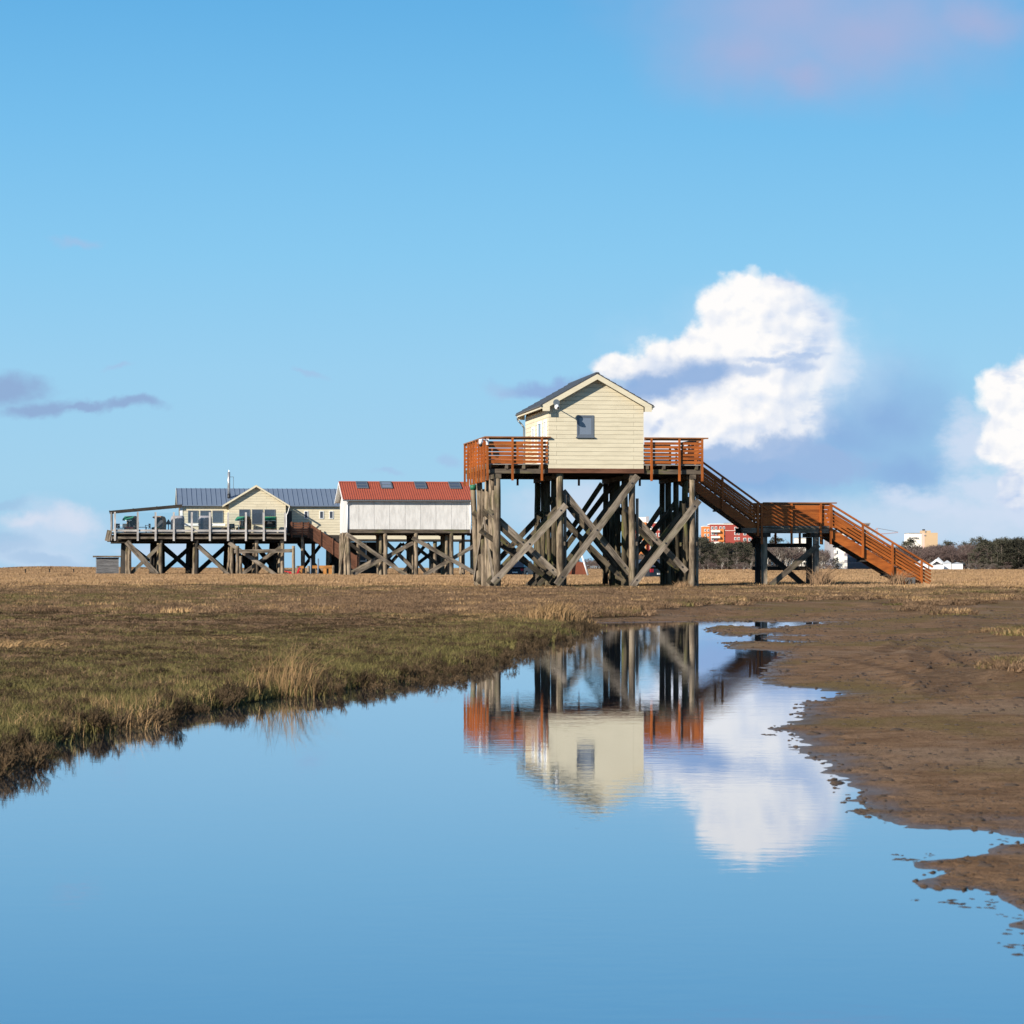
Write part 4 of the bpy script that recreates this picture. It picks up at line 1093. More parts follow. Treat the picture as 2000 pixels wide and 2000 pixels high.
# ================================================================== restaurant on piles
R = Frame(560, 290.0)
RG = .25
def pp(fr, px, py, v): return fr.P(px, py, v)
rest = thing('pile_restaurant', 'cream restaurant with blue-grey roof and long terrace on dark piles', 'building', R.world(0, 0), TH)
RV = 4.6      # the wall stands back behind the terrace
def window(parent, fr, x0, x1, y0, y1, v, mat='anthracite', pane='pane', d=.09, name='window'):
    a, b = fr.u(x0, v), fr.u(x1, v); z1, z0 = fr.z(y0, a, v), fr.z(y1, a, v)
    m = MB()
    m.box(a, b, v - .05, v + .02, z1 - d, z1); m.box(a, b, v - .05, v + .02, z0, z0 + d); m.box(a, a + d, v - .05, v + .02, z0 + d, z1 - d); m.box(b - d, b, v - .05, v + .02, z0 + d, z1 - d)
    o = m.build(name, M[mat], parent)
    MB().box(a + d, b - d, v - .02, v + .01, z0 + d, z1 - d).build('pane', M[pane], o)
    return o
def sheet_roof(name, parent, mat, u0, u1, v0, z0, v1, z1, rib, ribh=.06, ribw=.07, th=.1):
    m = MB()
    m.add([(u0, v0, z0), (u1, v0, z0), (u1, v1, z1), (u0, v1, z1), (u0, v0, z0 - th), (u1, v0, z0 - th), (u1, v1, z1 - th), (u0, v1, z1 - th)],
          [(0, 1, 2, 3), (4, 7, 6, 5), (0, 4, 5, 1), (1, 5, 6, 2), (2, 6, 7, 3), (3, 7, 4, 0)])
    n = int((u1 - u0) / rib)
    for i in range(n + 1):
        u = u0 + (u1 - u0) * i / n
        m.add([(u - ribw / 2, v0, z0 - .01), (u + ribw / 2, v0, z0 - .01), (u + ribw / 2, v1, z1 - .01), (u - ribw / 2, v1, z1 - .01), (u - ribw / 4, v0, z0 + ribh), (u + ribw / 4, v0, z0 + ribh), (u + ribw / 4, v1, z1 + ribh), (u - ribw / 4, v1, z1 + ribh)],
              [(4, 5, 6, 7), (0, 1, 5, 4), (1, 2, 6, 5), (2, 3, 7, 6), (3, 0, 4, 7)])
    return m.build(name, M[mat], parent)
def restaurant():
    zd = R.z(1040)
    # main range
    ul, ur = R.u(352, RV), R.u(668, RV); zev = R.z(986, -5, RV); D2 = 4.2; zr = R.z(954, -5, RV + D2)
    tf = lambda u: zev - .06
    w = MB(); w.box(ul + .03, ur, RV + .035, RV + 2 * D2, zd - .2, zev - .07)
    w.prism([(RV + .05, zev - .08), (RV + 2 * D2 - .05, zev - .08), (RV + D2, zr - .14)], 'x', ul + .03, ur)
    wall = w.build('wall', M['creamdark'], rest)
    cladding('cladding', wall, 'cream', ul, ur, zd - .2, lambda u: zev - .07, RV, .27, lambda k: (-9.5 + (k % 3) * 1.3, -4 + (k % 2) * 2, 3 - (k % 3)), .016)
    sheet_roof('roof', rest, 'seam', R.u(346, RV), ur, RV - .35, zev - .05, RV + D2, zr, .50)
    sheet_roof('roof', rest, 'seam', R.u(346, RV), ur, RV + 2 * D2 + .3, zev - .05, RV + D2 + .002, zr, .50)
    for s in (0, 1):
        va, vb = (RV - .35, RV + D2) if s == 0 else (RV + 2 * D2 + .3, RV + D2)
        m = MB(); uu = R.u(346, RV) - .04
        m.add([(uu, va, zev - .28), (uu, vb, zr - .24), (uu, vb, zr + .02), (uu, va, zev - .03), (uu + .04, va, zev - .28), (uu + .04, vb, zr - .24), (uu + .04, vb, zr + .02), (uu + .04, va, zev - .03)],
              [(0, 1, 2, 3), (4, 7, 6, 5), (0, 4, 5, 1), (1, 5, 6, 2), (2, 6, 7, 3), (3, 7, 4, 0)])
        m.build('verge_board', M['cream'], rest)
    for (a, b) in ((367, 387), (391, 411), (415, 436)): window(rest, R, a, b, 997, 1021, RV - .01)
    MB().box(ul + .3, R.u(440, RV), RV - .10, RV - .04, R.z(1027, -8, RV), R.z(1022.5, -8, RV)).build('sill', M['whitetrim'], rest)
    MB().box(ul - .05, ul + .25, RV - .06, RV - .02, zd, zev - .3).build('corner_board', M['whitetrim'], rest)
    for (a, b) in ((594, 602), (624, 632), (643, 651)): window(rest, R, a, b, 998, 1013, RV - .01, 'whitetrim', 'pane', .06)
    a, b = R.u(560, RV), R.u(570, RV)
    MB().box(a, b, RV - .04, RV - .005, zd, R.z(998, a, RV)).build('door', M['black'], rest)
    # projecting gable
    VG = 2.6; g0, g1 = R.u(447, VG), R.u(558, VG); gc = (R.u(434.6, VG - .3) + R.u(566, VG - .3)) / 2
    ov = (R.u(566, VG - .3) - R.u(434.6, VG - .3)) / 2; za = R.z(947, 0, VG - .3); ze = R.z(987, 0, VG - .3); sl = (za - ze) / ov
    rt = lambda u: za - abs(u - gc) * sl
    vb = RV + D2 + .0
    w = MB(); w.prism([(g0 + .03, zd), (g1 - .03, zd), (g1 - .03, rt(g1) - .22), (gc, za - .25), (g0 + .03, rt(g0) - .22)], 'y', VG + .035, vb - 1.2)
    gw = w.build('wall', M['creamdark'], rest)
    cladding('cladding', gw, 'cream', g0, g1, zd, lambda u: rt(u) - .22, VG, .27, lambda k: (g0 + 1.5 + (k % 3) * 1.4, g1 - 1.2 - (k % 2) * .8), .016)
    m = MB(); m.box(g0 - .005, g0 + .03, VG + .036, RV, zd, rt(g0) - .25); m.box(g1 - .03, g1 + .005, VG + .036, RV, zd, rt(g1) - .25)
    m.build('side_cladding', M['cream'], gw)
    for s in (-1, 1):
        m = MB(); ue = gc + s * ov; f, bk = VG - .35, RV + 3.0
        m.add([(gc, f, za), (ue, f, ze), (ue, bk, ze), (gc, bk, za), (gc, f, za - .09), (ue, f, ze - .09), (ue, bk, ze - .09), (gc, bk, za - .09)],
              [(0, 1, 2, 3), (4, 7, 6, 5), (0, 4, 5, 1), (1, 5, 6, 2), (2, 6, 7, 3), (3, 7, 4, 0)])
        ro = m.build('gable_roof', M['seam'], rest)
        m = MB(); m.prism([(gc, za - .01), (ue, ze - .01), (ue, ze - .20), (gc, za - .22)], 'y', f - .04, f - .002); m.build('verge_board', M['cream'], ro)
        m = MB(); m.prism([(gc, za - .10), (ue, ze - .10), (ue, ze - .2), (gc, za - .2)], 'y', f, VG); m.build('soffit', M['cream'], ro)
    for (a, b) in ((467, 488), (492, 513), (516.5, 537.5)): window(rest, R, a, b, 995, 1024, VG - .01, 'anthracite', 'pane', .07)
    m = MB(); p = [(R.u(566, VG) - .05, VG - .3, ze - .15), (R.u(562, VG), VG - .1, ze - .75), (R.u(559, VG) + .03, VG + .05, ze - 1.0), (R.u(559, VG) + .03, VG + .05, zd)]
    for q, r_ in zip(p[:-1], p[1:]): m.cyl(q, r_, .05, .05, 6)
    m.build('downpipe', M['whitetrim'], rest)
    # flue and aerial
    cu, cv = R.u(447, RV + 1.6), RV + 1.6
    fl = MB(); fl.cyl((cu, cv, R.z(965, cu, cv)), (cu, cv, R.z(922, cu, cv)), .15, .14, 10); fl.cyl((cu, cv, R.z(921, cu, cv)), (cu, cv, R.z(918, cu, cv)), .05, .02, 6)
    f = fl.build('flue', M['steel'], rest)
    MB().cyl((cu, cv, R.z(976, cu, cv)), (cu, cv, R.z(965, cu, cv)), .17, .17, 10).build('flue_collar', M['black'], f)
    m = MB(); x = R.u(456, cv); m.cyl((x, cv, R.z(955, x, cv)), (x, cv, R.z(931, x, cv)), .025, .025, 5); m.cyl((cu + .1, cv, R.z(931.5, x, cv)), (x, cv, R.z(931.5, x, cv)), .025, .025, 5)
    m.build('aerial', M['zinc'], rest)
    # terrace floor and edge
    tl, tr = R.u(216, 0), R.u(560, 0)
    MB().box(tl, tr, .125, RV, zd - .12, zd).build('deck_boards', M['greydeck'], rest)
    z = lambda py: R.z(py, -8, 0)
    MB().box(tl + .2, tr, -.06, .015, z(1038.5), z(1034.5)).build('edge_board', M['silver'], rest)
    MB().box(tl + .2, tr, .0, .1, z(1043.2), z(1041.8)).build('edge_board', M['beam'], rest)
    MB().box(tl + .2, tr, -.04, .06, z(1052.6), z(1048.4)).build('edge_beam', M['brace'], rest)
    MB().box(tl + .3, tr, .80, .85, z(1053), z(1040.5)).build('edge_back', M['darkbeam'], rest)
    MB().box(tl - .35, tr, 1.2, 1.5, z(1058.5), z(1055)).build('floor_beam', M['darkbeam'], rest)
    MB().box(tl, ur, RV - .2, RV + 2 * D2, z(1060), zd - .22).build('floor', M['darkbeam'], rest)
    m = MB()
    for k in range(3): m.beam((tl - .1, .1 + k * .9, z(1036) - k * .05), (tl - .35 + .1 * k, .1 + k * .9, z(1057)), .35, .5)
    m.build('corner_boards', M['brace'], rest)
    # windscreen
    for i, px in enumerate((224.5, 269, 303.8, 339.4, 374.6, 409.8, 445.4, 480.2, 515, 556.8)):
        u = R.u(px, -.1); MB().beam((u, -.12, z(1056.5)), (u, -.12, z(1000.5)), .19, .12, up=(0, 1, 0)).build('screen_post', M['silver'], rest)
    MB().box(R.u(224.5), R.u(556.8), -.035, -.023, z(1034), z(1001.5)).build('glass_screen', M['glass'], rest)
    MB().box(tl + .06, tl + .075, .1, RV, z(1034), z(1001.5)).build('glass_screen', M['glass'], rest)
    m = MB()
    for v in (.05, 2.2, 4.3): m.beam((tl + .06, v, z(1056)), (tl + .06, v, z(1001)), .16, .14, up=(0, 1, 0))
    m.build('side_posts', M['greydeck'], rest)
    # sloping canopy frame at the left end
    c0, c1 = (R.u(214), z(1000.5)), (R.u(352, RV), z(987.5))
    m = MB()
    for v in (.3, RV - .3): m.beam((c0[0], v, c0[1]), (c1[0] + .1, v, c1[1]), .14, .26)
    for f in (0, .33, .66): m.beam((c0[0] + (c1[0] - c0[0]) * f, .3, c0[1] + (c1[1] - c0[1]) * f + .1), (c0[0] + (c1[0] - c0[0]) * f, RV - .3, c0[1] + (c1[1] - c0[1]) * f + .1), .1, .12)
    m.build('canopy_frame', M['darkbeam'], rest)
    MB().beam((tl + .12, .3, z(1037)), (tl + .12, .3, c0[1]), .2, .2, up=(0, 1, 0)).build('canopy_post', M['darkbeam'], rest)
    # piles in rows, braces
    rr = random.Random(9)
    rows = (253, 314, 384, 453, 501.5, 551)
    for i, px in enumerate(rows):
        u = R.u(px, .3)
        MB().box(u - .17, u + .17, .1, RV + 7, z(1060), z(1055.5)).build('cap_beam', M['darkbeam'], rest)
        for j, v in enumerate((.3, 2.0, 4.9, 5.6, 6.2, 7.2, 8.4, 9.6)):
            du = (rr.uniform(-.9, .5) * (j > 1) - .15 * (j == 1)) if i else -.10 * j
            pile(rest, (u + du, v, RG - .3), (u + du * .85, v, z(1060) + .01), .19 if j == 0 else .24, 'pile', 'pile' if j < 2 and i != 2 else 'darkbeam')  # deep piles in dark timber: the shade under the building is painted on
        for j in range(2):
            v = 1.1 + 1.9 * j; pile(rest, (u - .28, v, RG - .3), (u - .22, v, z(1061)), .15, 'splint_log')
    def br(a, b, v, w=.36, mat='brace'):
        p = Vector(R.P(*a, 0)); q = Vector(R.P(*b, 0)); p.y = q.y = v
        MB().beam(p, q, .1, w).build('brace', M[mat], rest)
    br((247, 1058), (306, 1122), .05, .55); br((314, 1064), (256, 1120), .55); br((387, 1067), (446, 1122), .05, .36); br((447, 1060), (549, 1130), .05, .4); br((550, 1068), (466, 1126), .55)
    for v in (4.6, 5.3, 7.0):
        for (a, b) in zip(rows[1:-1], rows[2:]):
            br((a, 1060), (b, 1122), v, .40, 'darkbeam'); br((b, 1060), (a, 1122), v + .45, .40, 'darkbeam')  # deep braces darkened likewise, shade put into the colour
    br((253, 1062), (314, 1110), 7.0, .3, 'darkbeam'); br((314, 1066), (345, 1090), 5.0, .3, 'darkbeam')
    # low frame of posts in front, right half
    for px in (463.5, 470.5, 573):
        u = R.u(px, -.8); pile(rest, (u, -.8, RG - .3), (u, -.8, R.z(1066 if px != 470.5 else 1086, u, -.8)), .17, 'fender_post')
    MB().beam(R.P(457, 1077, -.8), R.P(572, 1075.5, -.8), .14, .36).build('fender_rail', M['brace'], rest)
    # piles under the right wing
    for px in (592, 612, 640, 668, 700, 745, 800, 850, 900):
        for v in (RV + .5, RV + 4, RV + 7.5):
            u = R.u(px, v); pile(rest, (u, v, RG - .3), (u, v, z(1056)), .2)
    m = MB(); m.box(ur, R.u(905, RV), RV + .2, RV + 6, R.z(1053, 8, RV), R.z(1042, 8, RV)); m.build('walkway', M['cream'], rest)
    m = MB(); m.box(ur, R.u(935, RV), RV + .1, RV + 6.2, R.z(1057, 8, RV), R.z(1053.4, 8, RV)); m.build('walkway_beam', M['darkbeam'], rest)
    for (a, b) in ((592, 640), (640, 700), (745, 800), (800, 850), (850, 900)):
        br((a, 1060), (b, 1122), RV + 3, .34, 'darkbeam'); br((b, 1060), (a, 1122), RV + 3.4, .34, 'darkbeam')
    # enclosed store under the wing
    a, b = R.u(648, RV + 3), R.u(745, RV + 3); 
    ws = MB().box(a, b, RV + 3, RV + 6, RG - .1, z(1057)).build('store_wall', M['darkbeam'], rest)
    d0, d1 = R.u(699, RV + 2.9), R.u(716, RV + 2.9)
    window(rest, R, 700, 716, 1060, 1097, RV + 2.95, 'whitetrim', 'pane', .12, 'door')
    MB().box(R.u(842, RV + 3), R.u(868, RV + 3), RV + 3, RV + 5, RG - .1, z(1066)).build('store_wall', M['darkbeam'], rest)
    # stairs down at the right, boarded sides
    VS = 1.9
    def q(px, py, v=VS): return R.P(px, py, v)
    lz = z(1043)
    for v in (VS, VS + 1.5):
        rb = MB()
        for k in range(6):
            t = k / 6
            a_ = Vector(q(603, 1021 + 28 * (t + .06), v)); b_ = Vector(q(700, 1089 + 28 * (t + .06), v)); a_.y = b_.y = v
            rb.beam(a_, b_, .04, .20)
        a_ = Vector(q(603, 1046, v)); b_ = Vector(q(700, 1116, v)); a_.y = b_.y = v + .03
        rb.beam(a_, b_, .06, .30)
        ro = rb.build('stair_rail', M['brown'], rest)
        for f in (0, .24, .48, .72, .96):
            p = Vector(q(603 + 97 * f, 1019 + 68 * f, v)); MB().beam((p.x, v - .06, p.z), (p.x, v - .06, p.z - 1.7), .12, .1, up=(0, 1, 0)).build('post', M['brown'], ro)
    m = MB()
    for k in range(18):
        f = k / 18; p = Vector(q(605 + 95 * f, 1044 + 68 * f, VS)); m.box(p.x - .16, p.x + .16, VS + .05, VS + 1.45, p.z - .05, p.z)
    m.build('treads', M['brown'], rest)
    rb = MB(); a, b = R.u(567, VS), R.u(603, VS)
    for k in range(6): rb.beam((a, VS, z(1042) + k * .22), (b, VS, z(1042) + k * .22), .04, .17)
    r2 = MB()
    for k in range(6): r2.beam((a, VS + 1.5, z(1042) + k * .22), (b, VS + 1.5, z(1042) + k * .22), .04, .17)
    r2.build('stair_rail', M['brown'], rest)
    ro = rb.build('stair_rail', M['brown'], rest)
    for px in (570, 590, 602): MB().beam((R.u(px, VS), VS - .06, z(1050)), (R.u(px, VS), VS - .06, z(1018)), .12, .1, up=(0, 1, 0)).build('post', M['brown'], ro)
    MB().box(a, b, VS, VS + 1.5, z(1049), z(1044)).build('landing', M['darkbeam'], rest)
    pile(rest, (R.u(591, VS), VS, RG - .3), (R.u(591, VS), VS, z(1048)), .16)
restaurant()
# ------------------------------------------------------------------ furniture on the terrace
TZ = R.z(1040)
def beach_chair(px, v, label, face, awn=True, body='wicker', red=False, tilt=0):
    u = R.u(px, v); o = thing('beach_chair', label, 'beach chair', R.world(u, v, TZ), TH + face, 'hooded beach chairs on the restaurant terrace')
    # side outline (x forward = -y local): seat box, curved back and hood
    out = [(-.42, 0), (.42, 0), (.46, .45), (.50, .95), (.44, 1.35), (.30, 1.60), (-.05, 1.68), (-.30, 1.62), (-.28, 1.50), (.0, 1.42), (.10, 1.05), (.05, .62), (-.42, .45)]
    for s in (-1, 1):
        MB().prism([(y, z) for y, z in out], 'x', s * .60 - .03, s * .60 + .03).build('side_panel', M[body], o)
    m = MB(); m.box(-.57, .57, -.42, .42, 0, .42)
    bk = [(.42, 0), (.46, .45), (.50, .95), (.44, 1.35), (.30, 1.60), (-.05, 1.68), (-.30, 1.62)]
    for (a, b) in zip(bk[:-1], bk[1:]):
        m.add([(-.57, a[0], a[1]), (.57, a[0], a[1]), (.57, b[0], b[1]), (-.57, b[0], b[1]), (-.57, a[0] - .06, a[1]), (.57, a[0] - .06, a[1]), (.57, b[0] - .06, b[1] - .04), (-.57, b[0] - .06, b[1] - .04)],
              [(0, 1, 2, 3), (4, 7, 6, 5), (0, 4, 5, 1), (1, 5, 6, 2), (2, 6, 7, 3), (3, 7, 4, 0)])
    m.build('shell', M[body], o)
    MB().box(-.55, .55, .30, .395, .44, 1.40).build('backrest', M['inner'], o)
    MB().box(-.55, .55, -.44, .28, .425, .54).build('seat', M['redcush'] if red else M['cushion'], o)
    if awn:
        m = MB(); m.prism([(-.28, 1.66), (-.66, 1.36), (-.66, 1.22), (-.63, 1.22), (-.60, 1.34), (-.26, 1.60)], 'x', -.60, .60); m.build('awning', M['greenfab'], o)
        MB().box(-.60, .60, -.665, -.645, 1.19, 1.235).build('awning_fringe', M['offwhite'], o)
    MB().box(-.45, .45, -.75, -.48, .05, .28).build('footrest', M[body], o)
    return o
def covered_chair(px, v, label, face):
    u = R.u(px, v); o = thing('covered_beach_chair', label, 'covered chair', R.world(u, v, TZ), TH + face, 'beach chairs wrapped in grey covers')
    m = MB(); n = 22; rings = [(0, 1.04), (.25, 1.0), (.6, .97), (1.0, .98), (1.4, .97), (1.62, .90), (1.72, .75)]
    vs = []; fs = []
    for k, (z, s) in enumerate(rings):
        for i in range(n):
            a = 2 * math.pi * i / n; c, d = math.cos(a), math.sin(a)
            sx = abs(c) ** .5 * (1 if c > 0 else -1); sy = abs(d) ** .5 * (1 if d > 0 else -1)
            fold = 1 + .035 * math.sin(a * 7 + k) * (1 - k / 7)
            vs.append((sx * .70 * s * fold, sy * .55 * s * fold, z))
    for k in range(len(rings) - 1):
        for i in range(n):
            j = (i + 1) % n; fs.append((k * n + i, k * n + j, (k + 1) * n + j, (k + 1) * n + i))
    fs.append(tuple(range((len(rings) - 1) * n, len(rings) * n)))
    m.smooth = True; m.add(vs, fs); m.build('cover', M['tarp'], o)
    m = MB(); m.box(-.40, -.20, -.57, -.55, 1.42, 1.52); m.box(-.12, .02, -.57, -.55, 1.40, 1.50); m.build('tag', M['offwhite'], o)
    st = MB(); st.box(-.72, .72, -.58, .58, .80, .86); st.build('strap', M['tarp'], o)
beach_chair(256, 1.3, 'green hooded beach chair with red cushion at the left end of the terrace', math.radians(-38), True, 'wicker', True)
beach_chair(310, 1.2, 'brown beach chair with folded hood beside the left grey cover', math.radians(-50), False, 'wicker')
beach_chair(476, 1.0, 'green hooded beach chair before the left window of the gable', math.radians(-45), True, 'wicker')
beach_chair(528, 1.0, 'tan wicker beach chair with wide green awning by the terrace corner', math.radians(-8), True, 'wickertan')
covered_chair(347, 1.2, 'smooth grey covered beach chair, left of the two covered ones', math.radians(-12))
covered_chair(401, 1.1, 'creased grey covered beach chair before the left windows', math.radians(-6))
def table(px, v, label, mat='offwhite', w=.75, h=.74):
    u = R.u(px, v); o = thing('terrace_table', label, 'table', R.world(u, v, TZ), TH, 'tables on the restaurant terrace')
    MB().box(-w / 2, w / 2, -w / 2, w / 2, h - .05, h).build('tabletop', M[mat], o)
    for sx in (-1, 1):
        for sy in (-1, 1): MB().box(sx * (w / 2 - .06) - .035, sx * (w / 2 - .06) + .035, sy * (w / 2 - .06) - .035, sy * (w / 2 - .06) + .035, 0, h - .052).build('leg', M[mat], o)
table(236, .9, 'small white table left of the red cushioned beach chair'); table(278, 1.0, 'low pale table between the two left beach chairs', 'greydeck', 1.0, .55); table(289, .7, 'small white table before the brown beach chair', 'offwhite', .6)
table(462, .7, 'small white table left of the beach chair at the gable', 'offwhite', .55)
def dchair(px, v, label, face):
    u = R.u(px, v); o = thing('terrace_chair', label, 'chair', R.world(u, v, TZ), TH + face, 'dark chairs on the restaurant terrace')
    MB().box(-.24, .24, -.24, .24, .43, .47).build('seat', M['black'], o); MB().box(-.24, .24, .20, .24, .48, .90).build('backrest', M['black'], o)
    for sx in (-1, 1):
        for sy in (-1, 1): MB().box(sx * .21 - .02, sx * .21 + .02, sy * .21 - .02, sy * .21 + .02, 0, .428).build('leg', M['black'], o)
dchair(232.5, 1.4, 'black chair at the far left end of the terrace', .6); dchair(241.5, 1.6, 'black chair next to the red cushioned beach chair', -.5); dchair(296, 1.3, 'black chair close to the brown beach chair', 1.2)
dchair(453, 1.1, 'black chair standing under the gable corner', 0.2); dchair(456, .5, 'black chair in front of the small table at the gable', 2.6)
def stand():
    u = R.u(329, 1.5); o = thing('covered_parasol', 'dark pointed cover on a slim stand between brown chair and grey cover', 'parasol', R.world(u, 1.5, TZ), TH)
    MB().cyl((0, 0, 0), (0, 0, .9), .05, .05, 8).build('pole', M['zinc'], o); MB().cyl((0, 0, .82), (0, 0, 1.35), .33, .03, 12).build('cover', M['inner'], o); MB().cyl((0, 0, 0), (0, 0, .08), .3, .28, 12).build('base', M['concrete'], o)
stand()
def planter(px, v):
    u = R.u(px, v); o = thing('grey_planter', 'pale grey planter box with dry plants below the left windows', 'planter', R.world(u, v, TZ), TH)
    MB().box(-.9, .9, -.25, .25, 0, .55).build('box', M['concrete'], o)
    random.seed(4); MB().ico((.5, -.3, .35), .26, (1.2, .7, .7), .35, 8, 6).build('plant', M['wicker'], o)
planter(427, 1.8)
# ================================================================== storage hut with red roof
S = Frame(679, 250.0)
def storehouse():
    o = thing('storage_hut', 'white panelled storage hut with red tiled roof on piles', 'hut', S.world(0, 0), TH)
    W2 = S.u(919.5); D = 8.4
    zb, ze = S.z(1033), S.z(976.5); zr = S.z(942.5, W2 / 2, D / 2)
    w = MB(); w.prism([(0.03, zb), (D, zb), (D, ze - .1), (D / 2, zr - .15), (0.03, ze - .1)], 'x', .03, W2 - .03)
    wall = w.build('wall', M['white'], o)
    cuts = [0] + [S.u(px) for px in (701, 731, 761, 791.5, 821.5, 851.5, 881.5, 911.5)] + [W2]
    m = MB()
    for a, b in zip(cuts[:-1], cuts[1:]): m.box(a + .012, b - .012, -.01, .032, zb - .04 + random.uniform(-.02, .02), ze - .05)
    m.build('wall_panels', M['white'], wall)
    m = MB()
    for a, b in ((0.032, 2.1), (2.1, 4.2), (4.2, 6.3), (6.3, D)):
        tz = lambda v: ze - .12 + (zr - ze) * (1 - abs(v - D / 2) / (D / 2))
        m.prism([(a + .01, zb - .3), (b - .01, zb - .3), (b - .01, tz(b)), (a + .01, tz(a))], 'x', -.01, .03)
    m.build('end_panels', M['white'], wall)
    # pantile roof: corrugated sheets with stepped courses
    u0, u1 = S.u(669.5, -.35), S.u(927, -.35)
    s = (zr - ze) / (D / 2 + .35); wv = .205; n = int((u1 - u0) / wv) * 8; nc = 12
    for side in (0, 1):
        vs = []; fs = []
        for c in range(nc):
            for e in (0, 1):
                t = (c + e) / nc; v = -.35 + t * (D / 2 + .35)
                if side: v = D - v
                z = ze + s * (t * (D / 2 + .35)) + (.035 if e == 0 else 0)
                for i in range(n + 1):
                    u = u0 + (u1 - u0) * i / n
                    vs.append((u, v, z + .024 * math.sin(2 * math.pi * i / 8)))
        for r in range(2 * nc - 1):
            for i in range(n): fs.append((r * (n + 1) + i, r * (n + 1) + i + 1, (r + 1) * (n + 1) + i + 1, (r + 1) * (n + 1) + i))
        m = MB(); m.add(vs, fs); ro = m.build('roof', M['redtile'], o)
        if side == 0:
            roof = ro
            for (x0, x1, pn) in ((697.5, 721, 'pane'), (744.5, 768.5, 'panelight'), (812, 835.5, 'pane'), (879, 903, 'pane')):
                va, vb = 2.45, 4.15
                a, b = S.u(x0, va), S.u(x1 - 1, va); za, zb_ = ze + s * (va + .35) + .07, ze + s * (vb + .35) + .07
                f = MB(); d = .1
                def quad(p, q, c0, c1, h):
                    zz = lambda c: za + (zb_ - za) * c; vv = lambda c: va + (vb - va) * c
                    f.add([(p, vv(c0), zz(c0)), (q, vv(c0), zz(c0)), (q, vv(c1), zz(c1)), (p, vv(c1), zz(c1)), (p, vv(c0), zz(c0) + h), (q, vv(c0), zz(c0) + h), (q, vv(c1), zz(c1) + h), (p, vv(c1), zz(c1) + h)],
                          [(0, 3, 2, 1), (4, 5, 6, 7), (0, 1, 5, 4), (1, 2, 6, 5), (2, 3, 7, 6), (3, 0, 4, 7)])
                quad(a, a + d, 0, 1, .06); quad(b - d, b, 0, 1, .06); quad(a + d, b - d, 0, .08, .06); quad(a + d, b - d, .92, 1, .06); quad(a + d, b - d, .47, .53, .06)
                sk = f.build('skylight', M['zinc'], ro)
                f = MB(); quad(a + d, b - d, .08, .47, .03); quad(a + d, b - d, .53, .92, .03); f.build('pane', M[pn], sk)
    m = MB(); m.prism([(D / 2 - .16, zr - .02), (D / 2, zr + .10), (D / 2 + .16, zr - .02)], 'x', u0, u1); m.build('ridge', M['redtile'], o)
    for side in (0, 1):
        m = MB(); va = -.35 if side == 0 else D + .35
        m.add([(u0 - .03, va, ze - .20), (u0 - .03, D / 2, zr - .18), (u0 - .03, D / 2, zr + .0), (u0 - .03, va, ze - .02), (u0 + .01, va, ze - .20), (u0 + .01, D / 2, zr - .18), (u0 + .01, D / 2, zr), (u0 + .01, va, ze - .02)],
              [(0, 1, 2, 3), (4, 7, 6, 5), (0, 4, 5, 1), (1, 5, 6, 2), (2, 6, 7, 3), (3, 7, 4, 0)])
        m.build('verge_board', M['whitetrim'], o)
    MB().box(u0, u1, -.43, -.30, ze - .09, ze + .0).build('gutter', M['zinc'], o)
    for px in (678.5, 919):
        u = S.u(px, -.08); m = MB(); m.cyl((u, -.36, ze - .05), (u, -.09, ze - .40), .05, .05, 8); m.cyl((u, -.09, ze - .40), (u, -.09, zb - .35), .05, .05, 8); m.build('downpipe', M['offwhite'], o)
    for side in (0, 1):
        va = -.33 if side == 0 else D + .33
        m = MB(); m.add([(u0 + .012, va, ze - .06), (u0 + .012, D / 2, zr - .06), (u1, D / 2, zr - .06), (u1, va, ze - .06), (u0 + .012, va, ze - .10), (u0 + .012, D / 2, zr - .10), (u1, D / 2, zr - .10), (u1, va, ze - .10)],
              [(0, 1, 2, 3), (4, 7, 6, 5), (0, 4, 5, 1), (1, 5, 6, 2), (2, 6, 7, 3), (3, 7, 4, 0)]); m.build('soffit', M['whitetrim'], o)
    # floor frame
    z = lambda py: S.z(py, 5, 0)
    MB().box(-.0, S.u(935), -.06, .25, z(1041), z(1033.8)).build('edge_beam', M['beam'], o)
    MB().box(.0, W2, .3, D, z(1044), zb - .02).build('floor', M['darkbeam'], o)
    rr = random.Random(12)
    for i, px in enumerate((682.5, 753, 813.5, 881)):
        u = S.u(px, .1)
        for j, v in enumerate((.12, 2.4, 4.8, 7.6)):
            du = rr.uniform(-.2, .2) * (j > 0)
            pile(o, (u + du, v, RG - .3), (u + du * .5, v, z(1041) + .0), .19, 'pile', 'pile', .02)
        if i in (1, 3): pile(o, (u - .35, .9, RG - .3), (u - .3, .9, z(1042)), .16, 'splint_log')
        MB().box(u - .14, u + .14, .27, D, z(1045), z(1041) - .002).build('cap_beam', M['darkbeam'], o)
    pile(o, (S.u(664, 2), 2.0, RG - .3), (S.u(670.5, 2), 2.0, z(1040)), .17); pile(o, (S.u(661, .3), .3, RG - .3), (S.u(676, .3), .3, z(1042)), .08, 'splint_log')
    def br(a, b, v, w=.34, mat='brace'):
        p = Vector(S.P(*a, 0)); q = Vector(S.P(*b, 0)); p.y = q.y = v
        MB().beam(p, q, .1, w).build('brace', M[mat], o)
    br((677, 1043), (797, 1126), -.14); br((805, 1050), (934, 1123), -.14, .36); br((690, 1122), (808, 1060), .36); br((828, 1124), (934, 1062), .36)
